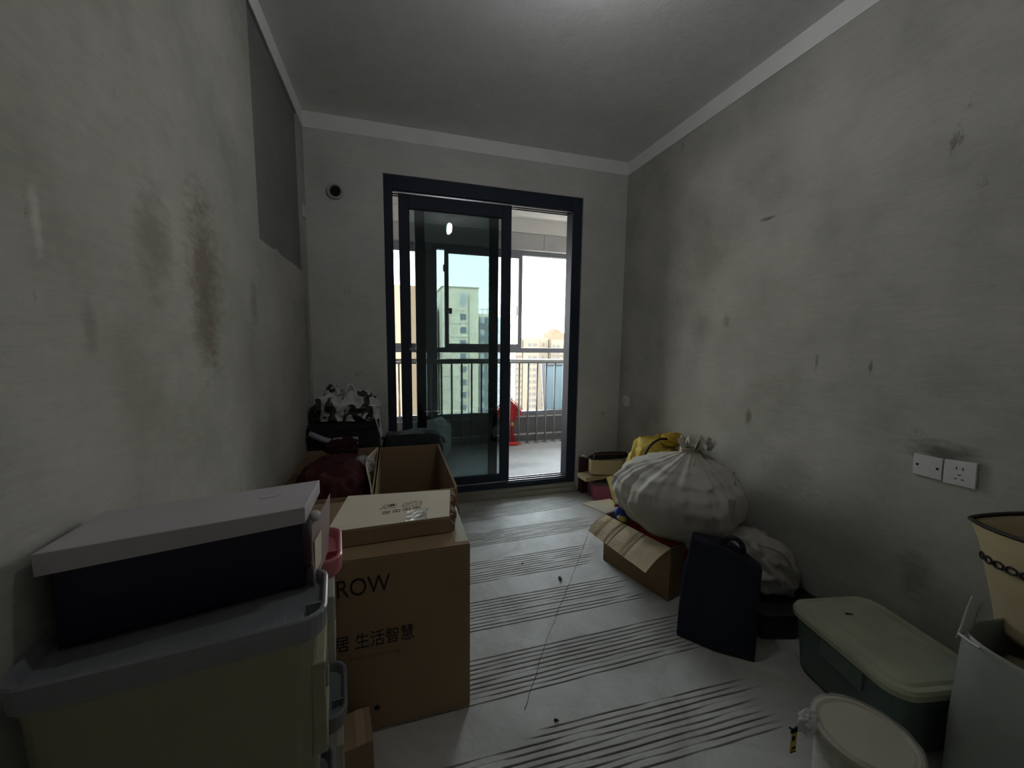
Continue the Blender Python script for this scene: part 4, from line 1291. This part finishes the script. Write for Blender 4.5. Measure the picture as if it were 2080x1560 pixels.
for i in range(NV + 1):
    t_ = i / NV
    ring = []
    zz = 0.080 + 0.680 * t_
    ox = 0.075 * (1 - t_) ** 1.3 - 0.045 * math.exp(-((t_ - 0.62) / 0.25) ** 2) + 0.10 * max(0, (t_ - 0.6) / 0.4) ** 2
    oy = -0.03 * t_ + 0.02
    r_ = max(pr(t_), 0.004)
    for j in range(NU):
        ph = 2 * math.pi * j / NU
        c_, s_ = math.cos(ph), math.sin(ph)
        w_ = max(0, (t_ - 0.45) / 0.5)
        pl = 0.10 * w_ ** 1.5 * math.sin(13 * ph + 3.0 * noise.noise((c_ * 1.5, s_ * 1.5, t_ * 2)))
        pl += 0.05 * w_ * math.sin(29 * ph + 4 * noise.noise((c_ * 2, s_ * 2, t_ * 3)))
        q = Vector((c_ * r_, s_ * r_, t_ * 2))
        big = 0.05 * fbm(q * 1.6 + Vector((3.3, 1.2, 0)), 3)
        w2 = noise.noise(Vector((q.x * 3.0, q.y * 3.0, q.z * 0.8)) + Vector((9, 0, 4)))
        fold = 0.028 * (0.14 - abs(w2)) * 2
        # long slack folds falling from the neck
        lf = 0.030 * math.sin(7 * ph + 2.2 * t_ + 2.5 * noise.noise((c_, s_, t_ * 1.5))) * min(1, 2.2 * t_) * (1 - 0.3 * t_) * 1.25
        k_ = 1 + pl + big + fold + lf
        x = 1.510 + ox + 0.340 * r_ * k_ * c_
        y = 1.765 + oy + 0.335 * r_ * k_ * s_
        z_ = zz + 0.012 * noise.noise((c_ * r_ * 3, s_ * r_ * 3, t_ * 2)) + (0.028 * math.sin(9 * ph + 2) * max(0, (t_ - 0.94) / 0.06))
        # drooping left belly and front tongue over the carton rim
        if t_ < 0.45:
            dr = max(0, -s_ * 0.75 - c_ * 0.15) * (0.45 - t_) / 0.45
            z_ -= 0.03 * dr * r_
        x = min(x, XR - 0.012)
        ring.append(Vector((x, y, z_)))
    rings.append(ring)
MB().loft(rings, True, False).build('sack_body', m_sack, sk, smooth=True)
nx0, ny0, nz0 = 1.508 + 0.055, 1.765 - 0.008, 0.080 + 0.680 * 0.945
cd = MB()
for turn in range(3):
    cd.tube([(nx0 + 0.048 * math.cos(a_), ny0 + 0.046 * math.sin(a_), nz0 - 0.012 + 0.010 * turn + 0.004 * math.sin(3 * a_ + turn)) for a_ in np.linspace(0, 2 * math.pi, 25)], 0.0055, 7)
cd.tube([(nx0 - 0.02, ny0 - 0.05, nz0), (nx0 - 0.05, ny0 - 0.10, nz0 - 0.035), (nx0 - 0.09, ny0 - 0.13, nz0 - 0.07), (nx0 - 0.12, ny0 - 0.165, nz0 - 0.12)], 0.0045, 7)
cd.tube([(nx0 + 0.02, ny0 - 0.05, nz0), (nx0 + 0.04, ny0 - 0.08, nz0 - 0.03), (nx0 + 0.05, ny0 - 0.11, nz0 - 0.075)], 0.0045, 7)
cd.build('drawstring', mat('cord_cream', (0.42, 0.36, 0.29), rough=0.9), sk, smooth=True)

# ---- navy bag standing in front of the carton
m_nv = mat('navy_nylon', (0.005, 0.007, 0.016), (0.006, 0.010, 0.024), scale=4, rough=0.65, spec=0.35, bump=0.1, bscale=40)
nb = thing('navy_tote_bag', 'dark navy upright bag with a top loop on the floor before the carton', 'bag', (1.36, 1.31, 0))
rings = []
A0, A1 = Vector((1.198, 1.352, 0)), Vector((1.402, 1.138, 0))
d_ = (A1 - A0).normalized()
n_ = Vector((-d_.y, d_.x, 0))
if n_.y < 0:
    n_ = -n_
for i in range(25):
    t_ = i / 24
    W0 = (A1 - A0).length
    u0, u1 = 0.0 + 0.035 * t_ ** 2, W0 * (1 - 0.0 * t_)
    top = 0.0
    ring = []
    prof2 = [(0, 0), (0.25, -0.010), (0.5, -0.014), (0.75, -0.010), (1, 0), (1.02, 0.3), (1.01, 0.7), (1, 1), (0.75, 1.05), (0.5, 1.06), (0.25, 1.05), (0, 1), (-0.02, 0.7), (-0.02, 0.3)]
    for (u, v) in prof2:
        hz = 0.455 - 0.075 * max(0, (u - 0.55) / 0.45) ** 1.0 - 0.0 * u
        th_ = 0.155 * (1 - 0.62 * t_ ** 1.6)
        shrink = 1.0
        uu = u0 + (u1 - u0) * u
        vv = v * th_ if v > 0 else v
        p = A0 + d_ * uu + n_ * (vv + 0.045 * t_ + 0.03 * (1 - u) * 0)
        p += n_ * (0.010 * math.sin(math.pi * t_) * (-1 if v <= 0 else 1)) + n_ * (0.006 * noise.noise((u * 3, t_ * 4, v)))
        ring.append(Vector((p.x, p.y, max(0.003, hz * t_))))
    rings.append(ring)
MB().loft(rings, True, True).build('bag_body', m_nv, nb, smooth=True)
hc = A0 + d_ * 0.19 + n_ * 0.075
hp = [hc + d_ * (0.040 * math.cos(a_)) + Vector((0, 0, 0.425 + 0.055 * math.sin(a_))) for a_ in np.linspace(math.pi, 0, 11)]
MB().tube(hp, 0.011, 8).build('loop_handle', m_nv, nb, smooth=True)
MB().tube([A0 + n_ * (0.0) + Vector((-0.002, 0, 0.01)), A0 + d_ * 0.003 + n_ * 0.015 + Vector((-0.004, 0, 0.15)), A0 + d_ * 0.012 + n_ * 0.03 + Vector((-0.004, 0, 0.30)), A0 + d_ * 0.033 + n_ * 0.045 + Vector((-0.003, 0, 0.44))], 0.0035, 6).build('piping', mat('blue_lit_edge', (0.03, 0.05, 0.16), rough=0.5), nb)  # added blue tube: light along the left edge put into its colour

# ---- white plastic bag on a black case by the right wall
bc = thing('black_case', 'low black case on the floor under the white plastic bag', 'case', (1.70, 1.36, 0))
cpts = [Vector((1.545, 1.230, 0.0)), Vector((1.690, 1.190, 0.0)), Vector((1.905, 1.235, 0.0)), Vector((1.900, 1.53, 0.0)), Vector((1.58, 1.53, 0.0))]
MB().loft([cpts, [q + Vector((0, 0, 0.10)) for q in cpts]], True, True).build('case_body', m_blackbox, bc, bevel=0.006)
ctr = sum(cpts, Vector()) / 5
cp2 = [ctr + (q - ctr) * 1.01 for q in cpts]
MB().loft([[q + Vector((0, 0, 0.10)) for q in cp2], [q + Vector((0, 0, 0.115)) for q in cp2]], True, True).build('case_lid', m_blackbox, bc, bevel=0.004)
wpb = thing('white_plastic_bag', 'full white plastic bag slumped by the right wall behind the navy bag', 'bag', (1.73, 1.42, 0.116))
m_wp = mat('white_polythene', (0.44, 0.42, 0.38), (0.38, 0.36, 0.325), scale=6, rough=0.32, spec=0.5, trans=0.15)
blob((1.715, 1.425, 0.235), (0.175, 0.155, 0.145), n1=2.3, n2=2.3, amp=0.10, sc=3, seed=71, floor=0.117, crease=0.4, shear=(-0.28, 0.12)).build('bag_body', m_wp, wpb, smooth=True)
ed = []
for i in range(11):
    t_ = i / 10
    ed.append(Vector((1.60 + 0.235 * t_, 1.33 - 0.045 * math.sin(math.pi * t_) , 0.385 - 0.02 * t_ - 0.20 * t_ ** 2.2)))
MB().tube(ed, 0.006, 7).build('knotted_edge', m_wp, wpb, smooth=True)

# ---- green lidded tub
m_tub = mat('green_plastic', (0.085, 0.125, 0.115), (0.10, 0.14, 0.125), scale=4, rough=0.4, spec=0.45)
m_tlid = mat('dusty_green_lid', (0.34, 0.385, 0.30), (0.46, 0.46, 0.33), scale=5, rough=0.5, spec=0.4)
tub = thing('green_storage_tub', 'low green plastic storage tub with a dusty lid beside the right wall', 'storage box', (1.67, 0.87, 0))
trot = math.radians(-10.6)
TC = (1.678, 0.880)
R = lambda ww, dd, r_, z_: rr(TC[0], TC[1], ww, dd, r_, z_, trot, 7)
MB().loft([R(0.29, 0.36, 0.05, 0.003), R(0.31, 0.38, 0.055, 0.015), R(0.345, 0.42, 0.06, 0.225), R(0.345, 0.42, 0.06, 0.232)], True, True).build('tub_body', m_tub, tub)
MB().loft([R(0.345, 0.425, 0.06, 0.222), R(0.372, 0.448, 0.07, 0.226), R(0.375, 0.450, 0.07, 0.245), R(0.365, 0.44, 0.068, 0.257), R(0.345, 0.42, 0.062, 0.259), R(0.325, 0.40, 0.058, 0.254), R(0.31, 0.385, 0.055, 0.262), R(0.24, 0.31, 0.05, 0.267)], True, True).build('lid', m_tlid, tub, smooth=False)
Tm = Matrix.Translation((TC[0], TC[1], 0)) @ Matrix.Rotation(trot, 4, 'Z')
MB().box(-0.182, -0.166, -0.10, 0.06, 0.15, 0.222, Tm).build('side_clip', m_tub, tub, bevel=0.004)
dn = MB()
for (u, v, l_) in ((-0.09, -0.02, 0.03), (-0.07, -0.09, 0.026), (-0.02, -0.15, 0.03)):
    pth = [Tm @ Vector((u + l_ * math.cos(a_), v + 0.5 * l_ * math.sin(a_), 0.2635)) for a_ in np.linspace(0.4, 2.7, 9)]
    dn.tube(pth, 0.004, 6)
dn.build('moulded_ridge', m_tlid, tub, smooth=True)
tag(sheet((1.665, 0.99, 0.2683), (1.69, 0.98, 0.2683), (1.695, 0.986, 0.2688), (1.672, 0.997, 0.2692), 4, 2, 0.001).build('paper_scrap', m_hole, None, solid=0.001), 'tiny dark scrap lying on the dusty green tub lid', 'scrap')

# ---- paint bucket wrapped in plastic
bk_ = thing('wrapped_bucket', 'white round bucket covered with clear plastic, bottom right foreground', 'bucket', (1.155, 0.615, 0))
m_bkt = mat('white_bucket', (0.50, 0.48, 0.42), (0.46, 0.44, 0.385), scale=3, rough=0.4, spec=0.45)
m_blid = mat('beige_bucket_lid', (0.52, 0.49, 0.39), (0.46, 0.43, 0.34), scale=6, rough=0.45)
bcx, bcy, br = 1.160, 0.617, 0.106
MB().loft([circ(bcx, bcy, br * 0.86, 0.002), circ(bcx, bcy, br * 0.88, 0.012), circ(bcx, bcy, br * 0.97, 0.27), circ(bcx, bcy, br * 1.03, 0.272), circ(bcx, bcy, br * 1.03, 0.285)], True, True).build('bucket_body', m_bkt, bk_, smooth=False)
MB().loft([circ(bcx, bcy, br * 1.02, 0.285), circ(bcx, bcy, br * 1.05, 0.288), circ(bcx, bcy, br * 1.05, 0.300), circ(bcx, bcy, br * 0.97, 0.303), circ(bcx, bcy, br * 0.94, 0.297), circ(bcx, bcy, br * 0.90, 0.295), circ(bcx, bcy, br * 0.87, 0.300), circ(bcx, bcy, br * 0.4, 0.302)], True, True).build('lid', m_blid, bk_, smooth=False)
rows_ = []
for i in range(16):
    f = i / 15
    r_ = br * (0.02 + 1.06 * min(1, f / 0.72))
    z_ = 0.3085 if f < 0.72 else 0.3085 - 0.25 * (f - 0.72)
    rows_.append([Vector((bcx + r_ * math.cos(2 * math.pi * j / 72), bcy + r_ * math.sin(2 * math.pi * j / 72), z_ + 0.006 * abs(noise.noise((math.cos(2 * math.pi * j / 72) * r_ * 40, math.sin(2 * math.pi * j / 72) * r_ * 40, 1))) + (0.003 * math.sin(17 * 2 * math.pi * j / 72) if f > 0.8 else 0))) for j in range(72)])
MB().loft(rows_).build('plastic_cover', mat('clear_film', (0.55, 0.54, 0.50), rough=0.12, spec=0.7, alpha=0.32, bump=0.5, bscale=30), bk_, smooth=True)
blob((1.060, 0.690, 0.287), (0.030, 0.022, 0.030), amp=0.35, sc=12, seed=5, nu=36, nv=20, crease=0.8).build('knotted_film', mat('milky_film', (0.58, 0.58, 0.58), rough=0.25, alpha=0.7), bk_, smooth=True)
tagp = thing('hanging_tag', 'black and yellow tag hanging at the wrapped bucket', 'tag', (1.032, 0.700, 0.20))
MB().box(1.018, 1.040, 0.700, 0.703, 0.255, 0.268).build('tag_clip', m_hole, tagp)
MB().tube([(1.012, 0.702, 0.274), (1.026, 0.702, 0.262), (1.042, 0.70, 0.272)], 0.003, 6).build('tag_wire', m_hole, tagp)
MB().box(1.020, 1.040, 0.7005, 0.702, 0.195, 0.255).build('tag_card', mat('tag_yellow', (0.42, 0.30, 0.03), rough=0.5), tagp)
MB().box(1.022, 1.033, 0.6998, 0.7005, 0.232, 0.246).box(1.026, 1.038, 0.6998, 0.7005, 0.206, 0.212).box(1.022, 1.040, 0.6998, 0.7005, 0.195, 0.198).build('tag_print', m_hole, tagp)

# ---- woven sack at the right edge with a tote bag standing in it
m_ws = mat('milky_sack', (0.33, 0.35, 0.31), (0.28, 0.30, 0.265), scale=5, rough=0.45, spec=0.4, trans=0.2)
ws = thing('woven_sack', 'tall milky white plastic sack standing open at the right edge', 'sack', (1.70, 0.45, 0))
rings = []
for i in range(33):
    t_ = i / 32
    z_ = 0.003 + 0.49 * t_
    ring = rr(1.698, 0.443, 0.37 + 0.015 * math.sin(4 * t_), 0.395, 0.10, z_, math.radians(-6), 10)
    ring = [q + Vector((0.012 * noise.noise(q * 6), 0.012 * noise.noise(q * 6 + Vector((5, 0, 0))), 0)) for q in ring]
    ring = [Vector((min(q.x, XR - 0.01), q.y, q.z - (0.03 * t_ * max(0, 0.62 - q.y)))) for q in ring]
    rings.append(ring)
MB().loft(rings, True, False).build('sack_body', m_ws, ws, smooth=True, solid=0.002)
sheet((1.545, 0.640, 0.47), (1.585, 0.628, 0.49), (1.628, 0.628, 0.575), (1.600, 0.640, 0.59), 5, 8, 0.006, 19).build('ear_handle', mat('milky_handle', (0.46, 0.46, 0.46), rough=0.35), ws, smooth=True, solid=0.002)
MB().tube([(1.537, 0.632, 0.492), (1.533, 0.610, 0.488), (1.530, 0.585, 0.485)], 0.004, 6).build('rim_bead', mat('bright_bead', (0.65, 0.65, 0.63), rough=0.2), ws)
oc = blob((1.72, 0.46, 0.26), (0.155, 0.17, 0.185), n1=3, n2=3, amp=0.12, sc=3, seed=81, nu=48, nv=28, crease=0.3, floor=0.006)
tag(oc.build('olive_cloth_bundle', mat('olive_cloth', (0.14, 0.13, 0.07), (0.18, 0.165, 0.095), scale=6, rough=0.9), None, smooth=True), 'olive cloth bundle filling the milky sack below the tote', 'cloth')
tote = thing('canvas_tote_bag', 'beige canvas tote with black rim and oval print, standing in the milky sack', 'bag', (1.77, 0.55, 0.44))
m_canvas = mat('beige_canvas', (0.42, 0.345, 0.20), (0.47, 0.39, 0.24), scale=6, rough=0.9, bump=0.15, bscale=50)
m_trim = mat('black_trim', (0.018, 0.018, 0.015), rough=0.7)
def lens(cx_, cy_, lw, ld, z_, n=44, dz=None):
    pts_ = []
    for i in range(n):
        a_ = 2 * math.pi * i / n
        c_, s_ = math.cos(a_), math.sin(a_)
        x = cx_ + lw * math.copysign(abs(c_) ** 1.7, c_)
        y = cy_ + ld * math.copysign(abs(s_) ** 0.8, s_)
        zz = z_ + (dz(x, y) if dz else 0)
        pts_.append(Vector((x, y, zz)))
    return pts_
rings = []
TCX, TCY = 1.795, 0.500
for i in range(25):
    t_ = i / 24
    lw = 0.075 + 0.035 * t_ ** 2
    ld = 0.166 + 0.088 * t_ ** 1.2
    f = lambda x, y: 0.05 * t_ * max(0, (x - TCX) / 0.1) + 0.010 * t_ * math.sin(9 * (y - 0.3))
    ring = lens(TCX + 0.0 * t_, TCY - 0.004 + 0.0 * t_, lw, ld, 0.445 + 0.315 * t_, dz=f)
    ring = [q + Vector((0.006 * noise.noise(q * 8), 0.006 * noise.noise(q * 8 + Vector((3, 0, 0))), 0)) for q in ring]
    ring = [Vector((min(q.x, XR - 0.008), q.y, q.z)) for q in ring]
    rings.append(ring)
MB().loft(rings, True, False).build('tote_body', m_canvas, tote, smooth=True, solid=0.002)
rim = rings[-1] + [rings[-1][0]]
MB().tube([q + Vector((0, 0, 0.002)) for q in rim], 0.0065, 7).build('rim_binding', m_trim, tote, smooth=True)
# oval chain print on the near panel
row = rings[16]
near = [q for q in row if q.x < TCX]
near.sort(key=lambda q: -q.y)
acc = 0.0
seg = []
for a_, b_ in zip(near[:-1], near[1:]):
    seg.append((acc, a_, b_))
    acc += (b_ - a_).length
def along(s_):
    for (st, a_, b_) in seg:
        l_ = (b_ - a_).length
        if st <= s_ <= st + l_ + 1e-6:
            return a_.lerp(b_, (s_ - st) / max(l_, 1e-6)), (b_ - a_).normalized()
    return seg[-1][2], (seg[-1][2] - seg[-1][1]).normalized()
s_ = 0.015
oval_me = None
while s_ < acc - 0.01:
    p, d = along(s_)
    nrm = d.cross(Vector((0, 0, 1))).normalized()
    if nrm.x > 0:
        nrm = -nrm
    p = p + nrm * 0.0025
    pth = [p + d * (0.0140 * math.cos(a_)) + Vector((0, 0, 0.0100 * math.sin(a_))) for a_ in np.linspace(0, 2 * math.pi, 13)]
    MB().tube(pth, 0.0032, 6).build('oval_print', m_trim, tote)
    s_ += 0.0335

# ------------------------------------------------------------------ pile in the far right corner
m_pink = mat('pink_card', (0.40, 0.115, 0.19), (0.36, 0.10, 0.17), scale=4, rough=0.55)
pk = thing('pink_box', 'pink carton on the floor in the far right corner, bottom of the pile', 'box', (1.68, 2.85, 0))
Tm = Matrix.Translation((1.566, 2.800, 0)) @ Matrix.Rotation(math.radians(-14), 4, 'Z')
open_box(0.0, 0.27, 0.0, 0.19, 0.128, 0.004, Tm).build('carton_body', m_pink, pk)
sheet(Tm @ Vector((0.0, 0.006, 0.128)), Tm @ Vector((0.27, 0.006, 0.128)), Tm @ Vector((0.27, 0.17, 0.152)), Tm @ Vector((0.0, 0.17, 0.150)), 18, 8, 0.020, 33).build('wrapping_sheet', mat('grey_green_film', (0.20, 0.205, 0.18), rough=0.3, spec=0.5), pk, smooth=True, solid=0.001)
rd = thing('maroon_crate', 'dark maroon box standing behind the pink carton', 'box', (1.56, 2.96, 0))
MB().box(1.540, 1.60, 2.985, 3.055, 0.0, 0.285).build('box_body', mat('deep_maroon_card', (0.06, 0.022, 0.028), rough=0.7), rd, bevel=0.003)
MB().box(1.538, 1.602, 2.983, 3.057, 0.285, 0.30).build('lid', mat('deep_maroon_card', ()), rd, bevel=0.002)
Tm = Matrix.Translation((1.474, 2.785, 0.176)) @ Matrix.Rotation(math.radians(4), 4, 'Z') @ Matrix.Rotation(math.radians(-2.2), 4, 'Y')
wbd = MB().box(0.0, 0.40, 0.0, 0.14, 0.0, 0.033, Tm)
tag(wbd.build('wooden_board', mat('raw_wood', (0.42, 0.34, 0.22), (0.36, 0.28, 0.17), scale=12, rough=0.8, stretch=(1, 8, 8)), None, bevel=0.002), 'raw wooden board laid across the pink carton', 'board')
cc = thing('cream_carton', 'small cream carton on the wooden board in the corner pile', 'box', (1.68, 2.87, 0.22))
Tm = Matrix.Translation((1.530, 2.812, 0.226)) @ Matrix.Rotation(math.radians(-16), 4, 'Z')
MB().box(0.0, 0.26, 0.0, 0.10, 0.0, 0.118, Tm).build('carton_body', mat('cream_card', (0.52, 0.43, 0.26), (0.48, 0.39, 0.23), scale=4, rough=0.75), cc, bevel=0.002)
MB().box(0.0, 0.26, 0.045, 0.055, 0.1185, 0.119, Tm).build('packing_tape', m_tape, cc)
um = thing('folded_umbrella', 'black folded umbrella with a metal tip on top of the corner pile', 'umbrella', (1.66, 2.85, 0.34))
up0, up1 = Vector((1.515, 2.83, 0.372)), Vector((1.86, 2.815, 0.368))
MB().tube([up0.lerp(up1, t_) for t_ in np.linspace(0, 1, 12)], 0.034, 12, [0.45, 0.7, 0.85, 0.95, 1, 1, 1, 1, 0.95, 0.9, 0.8, 0.6]).build('canopy', m_duf, um, smooth=True)
MB().tube([up0, up0 + Vector((-0.03, 0.002, 0.006)), up0 + Vector((-0.055, 0.0, 0.014))], 0.010, 10, [1, 1.2, 0.6]).build('metal_tip', m_track, um, smooth=True)
MB().tube([(1.53, 2.815, 0.392), (1.60, 2.792, 0.395), (1.70, 2.785, 0.396), (1.82, 2.785, 0.388)], 0.003, 6).build('red_strap', mat('dull_red', (0.25, 0.06, 0.05)), um)
MB().tube([(1.515, 2.82, 0.385), (1.535, 2.805, 0.405), (1.55, 2.80, 0.385), (1.54, 2.80, 0.362)], 0.003, 6).build('wire_loop', m_track, um)

# ---- litter on the floor
m_lit = mat('dead_leaf', (0.05, 0.045, 0.03), rough=0.9)
for (x, y, r_, lab) in ((0.859, 1.888, 0.018, 'curled dark dry leaf on the bare floor, nearer the door'), (0.516, 1.131, 0.009, 'small dark crumb on the floor near the camera'), (0.704, 2.081, 0.006, 'tiny dark pebble on the floor beyond the leaf')):
    o_ = blob((x, y, 0.004), (r_, r_ * 0.5, 0.005), amp=0.6, sc=30, seed=x * 10, nu=16, nv=8, floor=0.0, rotz=x * 5).build('floor_litter', m_lit, None)
    tag(o_, lab, 'litter')
